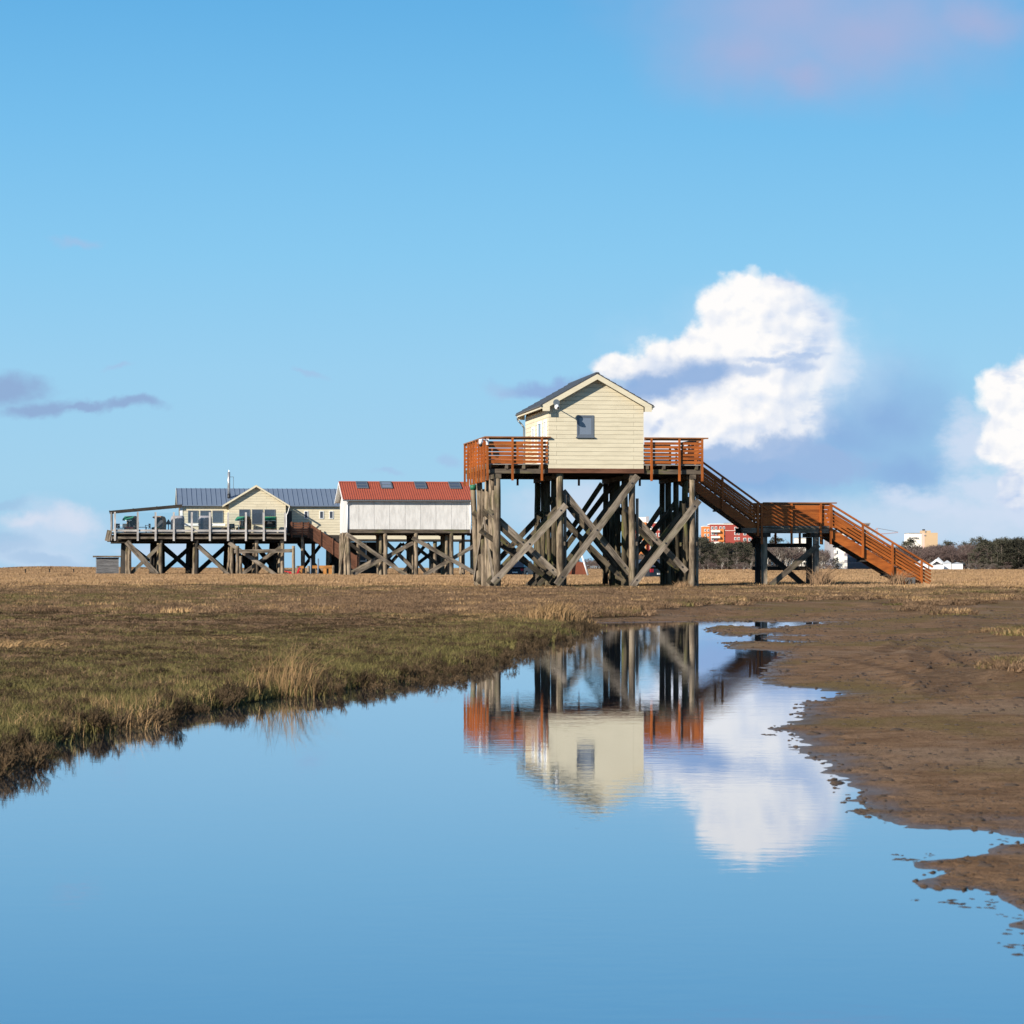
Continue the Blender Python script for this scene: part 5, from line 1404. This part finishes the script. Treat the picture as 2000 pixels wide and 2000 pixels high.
    br((684, 1122), (760, 1080), 2.2, .34); br((760, 1060), (812, 1110), 2.3); br((760, 1110), (812, 1050), 2.7, .3, 'darkbeam'); br((682, 1052), (753, 1110), 4.9, .3, 'darkbeam'); br((815, 1110), (881, 1060), 4.9, .3, 'darkbeam'); br((815, 1060), (881, 1112), 5.2, .3)
    # walkway posts towards the cream hut
    for px in (905, 922, 931): pile(o, (S.u(px, 4), 4, RG - .3), (S.u(px, 4), 4, z(1043)), .16)
    MB().box(S.u(918, 3), S.u(945, 3), 2.5, 5.2, z(1045), z(1040)).build('walkway', M['brown'], o)
    rb = MB()
    for k in range(5): rb.beam((S.u(921, 2.5), 2.5, z(1037) + k * .28), (S.u(945, 2.5), 2.5, z(1037) + k * .28), .04, .2)
    rb.build('walkway_rail', M['brown'], o)
storehouse()
# ================================================================== small things around the buildings
def gthing(name, label, cat, px, Y, group=None, rz=TH, dz=0.0):
    x = X_at(px, Y); return thing(name, label, cat, (x, Y, gz(x, Y) + dz), rz, group)
def louvre():
    o = gthing('slatted_shed', 'small grey slatted shed with flat roof standing left of the terrace', 'shed', 210, 300)
    w = 44 / F * 300; h = 2.05
    MB().box(-w / 2 + .05, w / 2 - .05, .08, w, 0, h - .05).build('core', M['darkbeam'], o)
    m = MB(); random.seed(2)
    for k in range(22):
        z = .05 + k * .092; e = random.uniform(0, .05)
        m.beam((-w / 2 - e, .0, z), (w / 2 + e, .0, z), .06, .06); m.beam((-w / 2, .05, z), (-w / 2, w, z), .06, .06)
    m.build('slats', M['greyslat'], o)
    MB().box(-w / 2 - .35, w / 2 + .35, -.3, w + .3, h, h + .16).build('roof', M['brace'], o)
louvre()
def fence():
    for i, (px, h) in enumerate(((49.5, .62), (96.5, .64), (143.5, .60))):
        o = gthing('fence_post', 'dark thin fence post in the dry grass at far left', 'post', px, 335, 'fence posts far left')
        MB().cyl((0, 0, -.1), (.02, 0, h + .05), .075, .07, 7).build('shaft', M['darkbeam'], o); MB().cyl((.03, 0, h + .05), (-.03, 0, h + .17), .10, .07, 7).build('cap', M['darkbeam'], o)
fence()
def barrier():
    for px, h, lab in ((581.5, 1.10, 'round wooden bollard at the left end of the orange barrier'), (602.5, 1.10, 'pale round bollard beside the blue-grey post'), (651, 1.15, 'round wooden bollard at the right end of the orange barrier')):
        o = gthing('bollard', lab, 'bollard', px, 282, 'bollards under the terrace'); MB().cyl((0, 0, -.2), (0, 0, h), .15, .145, 10, 4, .01).build('log', M['pile'], o); MB().cyl((0, 0, h), (0, 0, h + .03), .13, .09, 10).build('top', M['brace'], o)
    for px, h, lab in ((607, 1.75, 'slim blue-grey painted post beside the pale bollard'), (621.5, 1.75, 'slim blue-grey painted post in front of the orange barrier')):
        o = gthing('painted_post', lab, 'post', px, 281); MB().cyl((0, 0, -.2), (0, 0, h), .085, .085, 8).build('shaft', M['blueplas'], o); MB().cyl((0, 0, h), (0, 0, h + .12), .06, .05, 8).build('cap', M['blueplas'], o)
    o = gthing('timber_barrier', 'orange timber barrier with thick posts and top rail under the terrace', 'barrier', 617, 284)
    s = 284 / F
    MB().box((610 - 617) * s, (649 - 617) * s, -.12, .12, .85, 1.15).build('rail', M['orangewood'], o)
    for px in (587, 634.5, 645): MB().box((px - 617) * s - .16, (px - 617) * s + .16, -.13, .13, -.2, .84).build('post', M['orangewood'], o)
    MB().box((587 - 617) * s - .3, (587 - 617) * s + .3, -.15, .15, .842, 1.12).build('rail', M['orangewood'], o)
barrier()
def scooter():
    o = gthing('red_moped', 'small red moped parked below the terrace stairs', 'moped', 572, 281)
    for x in (-.55, .6):
        m = MB(); n = 14
        for i in range(n):
            a, b = 2 * math.pi * i / n, 2 * math.pi * (i + 1) / n
            m.cyl((x + .25 * math.cos(a), 0, .28 + .25 * math.sin(a)), (x + .25 * math.cos(b), 0, .28 + .25 * math.sin(b)), .05, .05, 6, cap=False)
        w = m.build('wheel', M['tyre'], o); MB().cyl((x, -.05, .28), (x, .05, .28), .12, .12, 10).build('hub', M['chrome'], w)
    m = MB(); m.prism([(-.85, .62), (-.2, .55), (-.1, .35), (.35, .35), (.5, .75), (.62, .98), (.72, .95), (.55, .40), (.40, .24), (-.2, .24), (-.45, .45), (-.85, .55)], 'y', -.17, .17); m.build('body', M['redpaint'], o)
    MB().box(-.80, -.12, -.15, .15, .625, .74).build('saddle', M['black'], o)
    m = MB(); m.cyl((.60, -.32, 1.05), (.60, .32, 1.05), .025, .025, 6); m.cyl((.62, 0, .90), (.60, 0, 1.05), .04, .04, 6); m.build('handlebar', M['black'], o)
    MB().ico((.74, 0, .82), .09, (1, 1, 1), 0, 10, 6).build('headlight', M['offwhite'], o)
scooter()
def car(px, Y, label, mat, rz, sc=1.0, rear=None):
    o = gthing('parked_car', label, 'car', px, Y, 'cars parked behind the piles', rz)
    L, Wd = 4.3 * sc, 1.75 * sc; h = 1.5 * sc
    lo = [(-L / 2, .30), (-L / 2 + .05, .85 * sc), (-L / 2 + .75, .98 * sc), (L / 2 - .95, .95 * sc), (L / 2 - .12, .80 * sc), (L / 2, .45), (L / 2 - .05, .28)]
    MB().prism(lo, 'y', -Wd / 2, Wd / 2).build('body', M[mat], o)
    cab = [(-L / 2 + .15, .98 * sc), (-L / 2 + .45, h), (.45, h + .02), (1.15, .97 * sc)]
    m = MB(); vs = [(x, s * (Wd / 2 - .04 - (.16 if z > 1.2 * sc else 0)), z) for s in (-1, 1) for x, z in cab]
    m.add(vs, [(0, 1, 2, 3), (7, 6, 5, 4), (0, 4, 5, 1), (1, 5, 6, 2), (2, 6, 7, 3), (3, 7, 4, 0)]); c = m.build('cabin', M['pane'], o)
    MB().box(-L / 2 + .44, .47, -Wd / 2 + .19, Wd / 2 - .19, h - .01, h + .05).build('roof', M[mat], c)
    for x in (-L / 2 + .82, L / 2 - .82):
        for s in (-1, 1):
            w = MB().cyl((x, s * (Wd / 2 - .2), .33), (x, s * (Wd / 2 + .02), .33), .33, .33, 16).build('wheel', M['tyre'], o)
            MB().cyl((x, s * (Wd / 2 + .02), .33), (x, s * (Wd / 2 + .035), .33), .19, .19, 12).build('rim', M['chrome'], w)
    for s in (-1, 1):
        MB().box(-L / 2 - .02, -L / 2 + .10, s * (Wd / 2 - .17) - .13, s * (Wd / 2 - .17) + .13, .62, .86).build('taillight', M['redpaint'], o)
        MB().box(L / 2 - .20, L / 2 - .02, s * (Wd / 2 - .22) - .16, s * (Wd / 2 - .22) + .16, .60, .76).build('headlight', M['offwhite'], o)
    MB().box(-L / 2 - .03, -L / 2 + .02, -.26, .26, .45, .57).build('number_plate', M['offwhite'], o)
    return o
car(1021, 262, 'dark car with bright red tail seen between the left hut piles', 'darkcar', math.radians(70))
car(1257, 196, 'black car parked behind the right half of the hut', 'blackcar', math.radians(120), 1.0)
def tripod():
    o = gthing('pole_frame', 'leaning frame of pale poles over a rusty sheet behind the hut', 'frame', 1120, 205)
    s = 205 / F
    def q(px, py): return ((px - 1120) * s, 0, CAMH - (py - HY) * s - o.location.z)
    for i, (a, b, y) in enumerate((((1102, 1112), (1127, 1070), 0), ((1150, 1118), (1137, 1078), .3), ((1135, 1116), (1122, 1074), 1.2), ((1096, 1118), (1130, 1066), 1.0))):
        p, r = Vector(q(*a)), Vector(q(*b)); p.y = y; r.y = .5; p.z -= .2
        MB().cyl(p, r, .075, .06, 8).build('pole', M['whitetrim'] if i < 2 else M['brace'], o)
    a, b, c, d = q(1108, 1122), q(1152, 1122), q(1140, 1098), q(1124, 1096)
    MB().prism([(a[0], a[2]), (b[0], b[2]), (c[0], c[2]), (d[0], d[2])], 'y', .5, .56).build('sheet', M['rust'], o)
tripod()
# ================================================================== buildings of the town behind the wood
def block(name, label, Y, parts, cat='building', rz=0.0):
    """parts: (kind, material, x0, x1, ytop, ybot, depth offset, depth, windows)"""
    cx = (parts[0][2] + parts[0][3]) / 2; X = X_at(cx, Y); g = gz(X, Y)
    o = thing(name, label, cat, (X, Y, g), 0)
    s = Y / F
    zz = lambda py: CAMH - (py - HY) * s - g
    for (kind, mat, x0, x1, y0, y1, dv, dep, wins) in parts:
        a, b = (x0 - cx) * s, (x1 - cx) * s
        w = MB().box(a, b, dv, dv + dep, zz(y1) if y1 < 1112 else -.5, zz(y0)).build(kind, M[mat], o)
        for (c0, c1, r0, r1, nx, ny, wm) in wins:
            for i in range(nx):
                for j in range(ny):
                    wx0 = c0 + (c1 - c0) * (i + .18) / nx; wx1 = c0 + (c1 - c0) * (i + .82) / nx
                    wy0 = r0 + (r1 - r0) * (j + .22) / ny; wy1 = r0 + (r1 - r0) * (j + .78) / ny
                    f = MB().box((wx0 - cx) * s, (wx1 - cx) * s, dv - .12, dv - .005, zz(wy1), zz(wy0)).build('window', M['render'], o)
                    MB().box((wx0 - cx) * s + .15, (wx1 - cx) * s - .15, dv - .16, dv - .121, zz(wy1) + .15, zz(wy0) - .15).build('pane', M[wm], f)
    return o, zz, s, cx
def town():
    o, zz, s, cx = block('apartment_block', 'red and orange apartment block with white balconies left of the landing', 1150, [
        ('wall', 'brickred', 1387, 1480, 1024.5, 1113, 0, 14, [(1387.5, 1402, 1026, 1058, 2, 3, 'panefar'), (1404, 1417, 1026, 1068, 2, 4, 'panefar'), (1433, 1446, 1027, 1057, 2, 3, 'panefar'), (1450, 1478, 1036, 1072, 3, 3, 'panefar')]),
        ('wall', 'brickorange', 1373.5, 1386.9, 1028.5, 1113, 1, 12, [(1374.5, 1386.5, 1031, 1059, 2, 3, 'panefar')]),
        ('wall', 'brickorange', 1403, 1414, 1033, 1058, -.5, .49, []),
        ('parapet', 'render', 1386.5, 1480.5, 1023, 1024.4, -.2, 14.4, []), ('parapet', 'render', 1373, 1386.4, 1027.3, 1028.4, .8, 12.4, []),
        ('roof_house', 'render', 1431, 1441, 1015, 1022.9, 2, 6, []), ('roof_house', 'greyrender', 1441.1, 1466, 1015.5, 1022.9, 2, 6, []), ('roof_house', 'farroof', 1416, 1430, 1021, 1022.9, 3, 5, []),
        ('band', 'render', 1388, 1480, 1036, 1036.7, -.15, .14, [])])
    for y0, y1 in ((1035.5, 1039.5), (1047, 1051), (1058, 1062)):
        MB().box((1388.5 - cx) * s, (1406 - cx) * s, -1.6, -.13, zz(y1), zz(y0)).build('balcony', M['render'], o)
    o, zz, s, cx = block('apartment_block', 'red apartment block with pale roof seen between the hut piles', 1120, [
        ('wall', 'brickred', 1222, 1302, 1022, 1113, 0, 14, [(1228, 1250, 1026, 1088, 3, 5, 'panefar'), (1268, 1300, 1026, 1088, 4, 5, 'panefar')]),
        ('wall', 'brickorange', 1243, 1262, 1020, 1113, -1, .99, [(1244, 1261, 1024, 1078, 3, 4, 'panefar')]),
        ('parapet', 'render', 1221.5, 1302.5, 1020, 1021.9, -.2, 14.4, []), ('roof_house', 'render', 1228, 1262, 1010, 1019.9, 2, 6, []), ('roof_house', 'greyrender', 1262.1, 1268, 1008.5, 1019.9, 2, 6, [])])
    for y0, y1 in ((1032, 1036), (1044, 1048), (1056, 1060)):
        MB().box((1260 - cx) * s, (1272 - cx) * s, -1.8, -1.01, zz(y1), zz(y0)).build('balcony', M['render'], o)
    block('cream_building', 'cream building half hidden behind the legs of the landing', 1020, [('wall', 'render', 1557, 1580, 1051, 1113, 0, 12, []), ('parapet', 'greyrender', 1556.5, 1580.5, 1049.8, 1050.9, -.2, 12.4, [])])
    o, zz, s, cx = block('white_tower', 'white tower block with stepped balconies under the lower flight', 960, [('wall', 'render', 1634, 1649, 1040, 1113, 0, 12, []), ('wall', 'greyrender', 1618, 1633.9, 1040, 1113, 2, 10, []), ('parapet', 'farroof', 1633.6, 1649.4, 1039, 1039.9, -.2, 12.4, [])])
    for k in range(6):
        y = 1049 + k * 12.6
        if y < 1108:
            for a, b in ((1629.5, 1633.8), (1649.2, 1654.5)): MB().box((a - cx) * s, (b - cx) * s, -.5, 1.5, zz(y + 6.5), zz(y)).build('balcony', M['render'], o)
    block('flat_building', 'low flat building with dark ribbon windows behind the lower flight', 980, [('wall', 'greyrender', 1655, 1745, 1083, 1113, 0, 12, [(1656, 1744, 1072, 1086, 12, 1, 'panefar')]), ('upper_wall', 'panefar', 1655.2, 1744.8, 1068, 1082.9, .6, 11, []), ('roof', 'farroof', 1654, 1746, 1066, 1067.9, -.3, 12.5, []), ('window_band', 'panefar', 1656, 1744, 1088.5, 1097, -.2, .19, []), ('lower_band', 'farroof', 1655.5, 1744.5, 1100, 1111, -.1, .09, [])])
    block('lift_tower', 'grey tower with dark cap peeping over the lower flight', 1250, [('wall', 'greyrender', 1687, 1698, 1024.5, 1113, 0, 8, []), ('cap', 'farroof', 1685.5, 1699.5, 1021.5, 1024.4, -.8, 9.6, [])])
    o, zz, s, cx = block('hotel', 'white and tan hotel with dark lettering above the wood', 1500, [('wall', 'render', 1775.5, 1799.9, 1042, 1113, 0, 18, []), ('wall', 'pinkrender', 1800, 1806, 1041, 1113, 0, 18, []), ('wall', 'tanrender', 1806.1, 1831.5, 1040.5, 1113, 0, 18, []),
        ('roof_house', 'tanrender', 1803, 1819, 1036.2, 1040.9, 2, 10, []), ('roof_house', 'black', 1805.5, 1809, 1033.4, 1036.1, 4, 4, []), ('parapet', 'farroof', 1775.3, 1800, 1041, 1041.9, -.2, 18.4, []), ('window', 'farroof', 1807.5, 1810, 1037, 1040, 1.8, .19, []), ('window', 'farroof', 1805, 1808.5, 1045, 1047, -.2, .19, [])])
    # sign letters: dark capitals on the white wall, soft at this distance
    cu = bpy.data.curves.new('lettering', 'FONT'); cu.body = 'CASTELL'; cu.size = 5.2 * s * .9; cu.extrude = .1; cu.space_character = 1.05
    lo = bpy.data.objects.new('lettering', cu); COL.objects.link(lo); bpy.context.view_layer.update(); me = bpy.data.meshes.new_from_object(lo.evaluated_get(bpy.context.evaluated_depsgraph_get())); bpy.data.objects.remove(lo)
    me.materials.clear(); me.materials.append(M['black']); lo = bpy.data.objects.new('lettering', me); COL.objects.link(lo)
    lo.parent = o; lo.rotation_euler = (math.pi / 2, 0, 0); lo.location = ((1776.3 - cx) * s, -.25, zz(1052.7))
    # tents
    def tent(px, x0, x1, ya, ye, dv, label):
        Y = 905; s = Y / F; X = X_at(px, Y); g = gz(X, Y); zz = lambda py: CAMH - (py - HY) * s - g
        o = thing('white_tent', label, 'tent', (X, Y + dv, g), 0, 'tents before the wood')
        a, b = (x0 - px) * s, (x1 - px) * s; m = (a + b) / 2; dp = (b - a)
        MB().box(a + .2, b - .2, .2, dp - .2, -.3, zz(ye)).build('side_walls', M['tent'], o)
        r = MB(); r.add([(a, 0, zz(ye)), (b, 0, zz(ye)), (b, dp, zz(ye)), (a, dp, zz(ye)), (m, dp / 2, zz(ya)), (m, dp / 2, zz(ya) - .001)], [(0, 1, 4), (1, 2, 4), (2, 3, 4), (3, 0, 4), (0, 3, 2, 1)]); r.build('roof', M['tentroof'], o)
        return o, zz, s
    tent(1806, 1792, 1817, 1093, 1100.5, 3, 'pale grey tent roof left of the gabled tent')
    o, zz, s = tent(1826, 1815, 1840, 1093, 1101, -3, 'white gabled tent with dark opening before the wood')
    m = MB(); m.prism([(-11 * s, zz(1101)), (-1.5 * s, zz(1092.3)), (1.5 * s, zz(1092.3)), (12.5 * s, zz(1101)), (8 * s, zz(1101)), (.5 * s, zz(1096.2)), (-6.5 * s, zz(1101))], 'y', -.6, -.3); m.build('gable', M['tent'], o)
    MB().prism([(-6 * s, zz(1100.8)), (.5 * s, zz(1096.4)), (7.5 * s, zz(1100.8))], 'y', -.28, -.15).build('opening', M['inner'], o)
    tent(1839, 1829, 1851, 1088, 1100, 6, 'tallest pale grey pyramid tent before the wood'); tent(1853, 1845, 1861, 1094, 1100, 2, 'small grey pointed tent right of the tallest')
    tent(1872, 1860, 1882, 1098, 1101, 0, 'low white tent at the right end of the row')
    # crane jib
    Y = 2000; s = Y / F; X = X_at(1740, Y); g = gz(X, Y); zz = lambda py: CAMH - (py - HY) * s - g
    o = thing('tower_crane', 'thin pale red tower crane far behind the wood', 'crane', (X, Y, g), 0)
    q = lambda px, py: ((px - 1740) * s, 0, zz(py))
    MB().cyl(q(1716, 1043), q(1754, 1040.2), .28, .22, 4).build('jib', M['palered'], o)
    m = MB(); m.cyl(q(1713, 1031.5), q(1754, 1038.8), .16, .16, 4); m.cyl(q(1713, 1031.5), q(1700, 1043), .16, .16, 4); m.build('stay', M['farroof'], o)
    MB().beam(q(1713, 1114), q(1713, 1031), .7, .7, up=(0, 1, 0)).build('mast', M['palered'], o)
    MB().box(q(1700, 0)[0], q(1705, 0)[0], -1, 1, zz(1047), zz(1043)).build('counterweight', M['concrete'], o)
town()
# ================================================================== trees
def bare_tree_parts(seed, h=10.0, spread=.55, bark='bark', twig='twig', dens=1.0):
    rnd = random.Random(seed); tr = MB(); cr = MB()
    def limb(p, d, L, r, lev):
        q = p + d * L
        (tr if lev > 2 else cr).cyl(p, q, r, r * .62, 5 if lev > 2 else 3, 1, 0, False)
        if lev == 0:
            for k in range(int(9 * dens)):
                a = p.lerp(q, rnd.uniform(.1, 1)); t = (d + Vector((rnd.uniform(-1, 1), rnd.uniform(-1, 1), rnd.uniform(-.3, 1)))).normalized(); l = L * rnd.uniform(.5, 1.1)
                s = t.cross(Vector((rnd.uniform(-1, 1), rnd.uniform(-1, 1), .1))).normalized() * .022
                cr.add([a - s, a + s, a + t * l], [(0, 1, 2)])
            return
        for k in range(3 if lev > 2 else 4):
            f = rnd.uniform(.45, 1.0); nd = (d * 1.0 + Vector((rnd.uniform(-1, 1), rnd.uniform(-1, 1), rnd.uniform(-.15, .6))) * spread * 1.5).normalized()
            limb(p.lerp(q, f), nd, L * rnd.uniform(.52, .78), r * .5, lev - 1)
    limb(Vector((0, 0, -.3)), Vector((rnd.uniform(-.06, .06), rnd.uniform(-.06, .06), 1)).normalized(), h * .38, h * .016, 4)
    return tr, cr
def pine_parts(seed, h=10.0):
    rnd = random.Random(seed); tr = MB(); cr = MB()
    tr.cyl((0, 0, -.3), (rnd.uniform(-.4, .4), 0, h * .9), h * .018, h * .006, 6, 4, .05, False)
    for k in range(34):
        z = h * rnd.uniform(.10, .98); a = rnd.uniform(0, 6.28); R = h * .30 * math.sqrt(max(.06, 1 - ((z / h - .5) / .55) ** 2)) * rnd.uniform(.5, 1.1)
        c = Vector((math.cos(a) * R * .8, math.sin(a) * R * .8, z))
        tr.cyl((0, 0, z - R * .35), c, h * .006, h * .002, 3, 1, 0, False)
        cl = rnd.uniform(.6, 1.2) * h * .085
        for j in range(75):
            d = Vector((rnd.gauss(0, 1), rnd.gauss(0, 1), rnd.gauss(0, .6))); p = c + d * cl * .62
            t = Vector((rnd.uniform(-1, 1), rnd.uniform(-1, 1), rnd.uniform(-.2, .9))).normalized() * .34; s = t.cross(Vector((rnd.uniform(-1, 1), rnd.uniform(-1, 1), rnd.uniform(-1, 1)))).normalized() * .12
            R_ = rnd.random(); cr.add([p - s, p + s, p + t], [(0, 1, 2)], [(0, 0, R_)] * 3)
    return tr, cr
def forest():
    kinds = []
    for sd in (1, 2, 3): kinds.append((*bare_tree_parts(sd, 10, .55), 'twig', 'bark'))
    for sd in (4, 5): kinds.append((*bare_tree_parts(sd, 10, .6), 'greytwig', 'birchbark'))
    for sd in (6, 7): kinds.append((*pine_parts(sd, 10), 'g_pine', 'bark'))
    meshes = []
    for i, (tr, cr, tw, bk) in enumerate(kinds):
        meshes.append((tr.mesh('trunk', M[bk]), cr.mesh('crown', M[tw])))
        j = MB(); j.v = tr.v + cr.v; n = len(tr.v); j.f = tr.f + [[a + n for a in f] for f in cr.f]; j.g = tr.g + cr.g; j.m = [0] * len(tr.f) + [1] * len(cr.f); j.sm = tr.sm + cr.sm
        k = bpy.data.objects.new('abcdefg'[i] + '_tree', j.mesh('tree', [M[bk], M[tw]])); PROTO.objects.link(k); meshes[-1] = meshes[-1] + (k,)
    make_set('wood', [k[2] for k in meshes])
    # the wood as one mass: crown height follows the photo's skyline
    sky = [(1040, 1112, 0), (1090, 1108, 0), (1110, 1092, 0), (1160, 1086, 0), (1210, 1080, 0), (1290, 1070, 0), (1350, 1066, 0), (1368, 1052, 1), (1392, 1066, 1), (1430, 1062, 1), (1470, 1060, 1), (1500, 1052, 0), (1545, 1050, 0), (1600, 1062, 0), (1640, 1088, 0), (1700, 1072, 0), (1740, 1058, 0), (1790, 1056, 0), (1850, 1057, 0), (1900, 1055, 0), (1935, 1057, 1), (1965, 1055, 1), (2000, 1057, 1), (2100, 1056, 1), (2300, 1056, 0)]
    xs = [a for a, b, c in sky]
    n = 1500
    px = RNG.uniform(1050, 2330, n); Y = RNG.uniform(925, 1010, n)
    top = np.interp(px, xs, [b for a, b, c in sky]); pin = np.interp(px, xs, [c for a, b, c in sky])
    # keep the gaps where the town shows through down to the ground
    gap = ((px > 1612) & (px < 1698)) | ((px > 1552) & (px < 1582))
    keep = ~gap | ((RNG.random(n) < .25) & (px < 1640))
    X = (px - 1000) / F * Y; z = ground(X, Y)[0]
    h = (CAMH - (top - HY) * Y / F - z) * RNG.uniform(.74, 1.10, n)
    k = np.where(RNG.random(n) < pin * .5 + .03, RNG.integers(5, 7, n), np.where(RNG.random(n) < np.where(px < 1640, .6, .12), RNG.integers(3, 5, n), RNG.integers(0, 3, n)))
    h = np.maximum(h, 2.0); s = h / 10.0
    S_ = np.stack([s * RNG.uniform(.9, 1.25, n), s * RNG.uniform(.9, 1.25, n), s], -1)
    scatter('far_wood', 'wood', np.stack([X, Y, z], -1)[keep], S_[keep], k[keep])
    n = 420; px = RNG.uniform(1090, 2330, n); Y = RNG.uniform(893, 924, n); keep = ~(((px > 1622) & (px < 1750)) | ((px > 1555) & (px < 1580)) | ((px > 1785) & (px < 1890)))
    X = (px - 1000) / F * Y; z = ground(X, Y)[0]; s = RNG.uniform(.16, .42, n); k = RNG.integers(0, 5, n)
    scatter('far_scrub', 'wood', np.stack([X, Y, z - .6], -1)[keep], np.stack([s * 2.2, s * 2.2, s], -1)[keep], k[keep])
    # trees along its near edge that can be told apart
    def tree(px, Y, ytop, kind, name, label, group, wide=1.0):
        x = X_at(px, Y); g = gz(x, Y); h = CAMH - (ytop - HY) * Y / F - g
        o = thing(name, label, 'tree', (x, Y, g), random.uniform(0, 6.28), group)
        o.scale = (h / 10 * wide, h / 10 * wide, h / 10)
        for nm, me in (('trunk', meshes[kind][0]), ('crown', meshes[kind][1])):
            c = bpy.data.objects.new(nm, me); COL.objects.link(c); c.parent = o
    gp, gb, gw = 'dark pines at the near edge of the wood', 'bare trees at the near edge of the wood', 'pale-barked trees at the near edge of the wood'
    random.seed(11)
    for px, t in ((1366, 1052), (1384, 1068), (1421, 1064), (1440, 1059), (1470, 1062), (1335, 1076)): tree(px, 915, t, 5 + (px // 2) % 2, 'pine_tree', 'dark green pine among bare trees left of the landing', gp + ' left', 1.15)
    for px, t in ((1908, 1068), (1927, 1059), (1957, 1055), (1974, 1057), (1990, 1054), (2012, 1058), (2034, 1056), (1948, 1078)): tree(px, 912, t, 5 + (px // 2) % 2, 'pine_tree', 'dark green pine at the right end of the wood', gp + ' right', 1.2)
    for px, t in ((1383, 1082), (1410, 1078), (1440, 1080), (1466, 1074), (1500, 1058), (1520, 1052), (1536, 1060), (1592, 1066), (1604, 1070), (1180, 1092), (1145, 1094), (1330, 1086)): tree(px, 905, t, 3 + (px // 2) % 2, 'bare_tree', 'bare grey-brown tree in front of the wood left of the lower flight', gw, 1.1)
    for px, t in ((1752, 1074), (1775, 1066), (1800, 1070), (1880, 1072), (1860, 1064), (1915, 1085), (1732, 1070), (1905, 1080)): tree(px, 925, t, (px // 3) % 3, 'bare_tree', 'bare purple-brown tree in front of the wood right of the lower flight', gb, 1.15)
    for px, t in ((1375, 1095), (1452, 1090)): tree(px, 560, t, 3 + px % 2, 'birch_tree', 'thin pale birch before the wood, ' + ('right beside the hut legs' if px < 1400 else 'left of the landing legs'), None, .8)
    tree(1840, 1090 + 5, 1051, 0, 'bare_tree', 'thin taller bare tree standing right of the tan hotel', None, .6)
forest()
# ================================================================== single tufts and bushes that stand out
def tuft(name, label, cat, px, py, w, h, n, mat, lean=.35, group=None, seed=1, z=.2, base=None, wid=.006, clump=1.0, flat=0.0):
    x, y = gpt(px, py, z); g = gz(x, y); o = thing(name, label, cat, (x, y, g), 0, group)
    rnd = random.Random(seed); mb = MB(); bs = MB()
    for (m_, nn, hs) in ((mb, n, 1.0), (bs, n // 2, .38)):
        for i in range(nn):
            bx, by = rnd.gauss(0, w * .24) * clump, rnd.gauss(0, w * .30); hh = h * hs * ((.22 + .78 * rnd.random() ** 1.7) if i > nn * .07 else rnd.uniform(.85, 1.15)) * math.exp(-(bx / (w * .5)) ** 2 * .8)
            ln = rnd.gauss(.22, .5) * lean * hh * 2; ly = rnd.gauss(0, .3) * hh; R = rnd.random(); W_ = wid * rnd.uniform(.7, 1.4)
            ca, sa = math.cos(rnd.uniform(-.9, .9)) * W_, math.sin(rnd.uniform(-.9, .9)) * W_
            p0 = (bx, by, -.03); p1 = (bx + ln * .3, by + ly * .3, hh * .6); p2 = (bx + ln, by + ly, hh * (1 - flat * rnd.random()))
            m_.add([(p0[0] - ca, p0[1] - sa, p0[2]), (p0[0] + ca, p0[1] + sa, p0[2]), (p1[0] + ca * .8, p1[1] + sa * .8, p1[2]), (p1[0] - ca * .8, p1[1] - sa * .8, p1[2]), p2], [(0, 1, 2, 3), (3, 2, 4)], [(0, 0, R), (0, 0, R), (.6, 0, R), (.6, 0, R), (1, 0, R)])
    mb.build('stalks', M[mat], o); bs.build('base_leaves', M['g_brown' if base is None else base], o)
tuft('straw_tuft', 'wide bright straw tuft on the bank at the far end of the pool', 'grass tuft', 1078, 1205, 1.35, .50, 1800, 'g_straw', .35, None, 5, .22, 'g_olive', .008)
tuft('straw_tuft', 'tall thin straw stalks at the middle of the left bank', 'grass tuft', 552, 1322, .85, .52, 520, 'g_straw', .5, None, 6, .18, 'g_olive', .0019)
tuft('straw_tuft', 'sparse straw stalks on the bank left of the tall ones', 'grass tuft', 262, 1374, .42, .26, 90, 'g_straw', .6, None, 7, .2, 'g_olive', .0015)
tuft('straw_tuft', 'flattened pale straw clump at the left edge', 'grass tuft', 20, 1263, 1.5, .17, 700, 'g_straw', 2.2, None, 8, .26, 'g_straw', .005, 1.2)
tuft('straw_tuft', 'low pale straw strip beyond the tall stalks', 'grass tuft', 450, 1243, 2.2, .08, 500, 'g_straw', 1.5, None, 9, .26, 'g_straw', .006)
tuft('dry_bush', 'dry brown bush at the right leg of the landing', 'bush', 1602, 1147, 1.3, 1.15, 420, 'g_brown', .6, None, 10, .25, 'g_dark', .014, .8)
tuft('dry_bush', 'dry brown bush beside the foot of the staircase', 'bush', 1752, 1146, 1.2, .9, 380, 'g_brown', .7, None, 11, .25, 'g_dark', .014, .8)
for i, (px, py, lab) in enumerate(((985, 1140, 'dry grass tuft left of the second hut pile row'), (1330, 1150, 'dry grass tuft before the right hut piles'), (130, 1133, 'dark dry tuft in the meadow right of the far-left posts'))):
    tuft('dry_tuft', lab, 'grass tuft', px, py, 1.2 if i < 2 else 2.0, .45 if i < 2 else .7, 300, 'g_meadow' if i < 2 else 'g_brown', .5, None, 20 + i, .25, None, .012)
# emergent plants at the lower left
tuft('saltmarsh_plant', 'dark saltmarsh plant standing in the water at lower left', 'plant', 78, 1498, .20, .15, 90, 'g_dark', .9, None, 31, 0.0, 'g_dark', .0022)
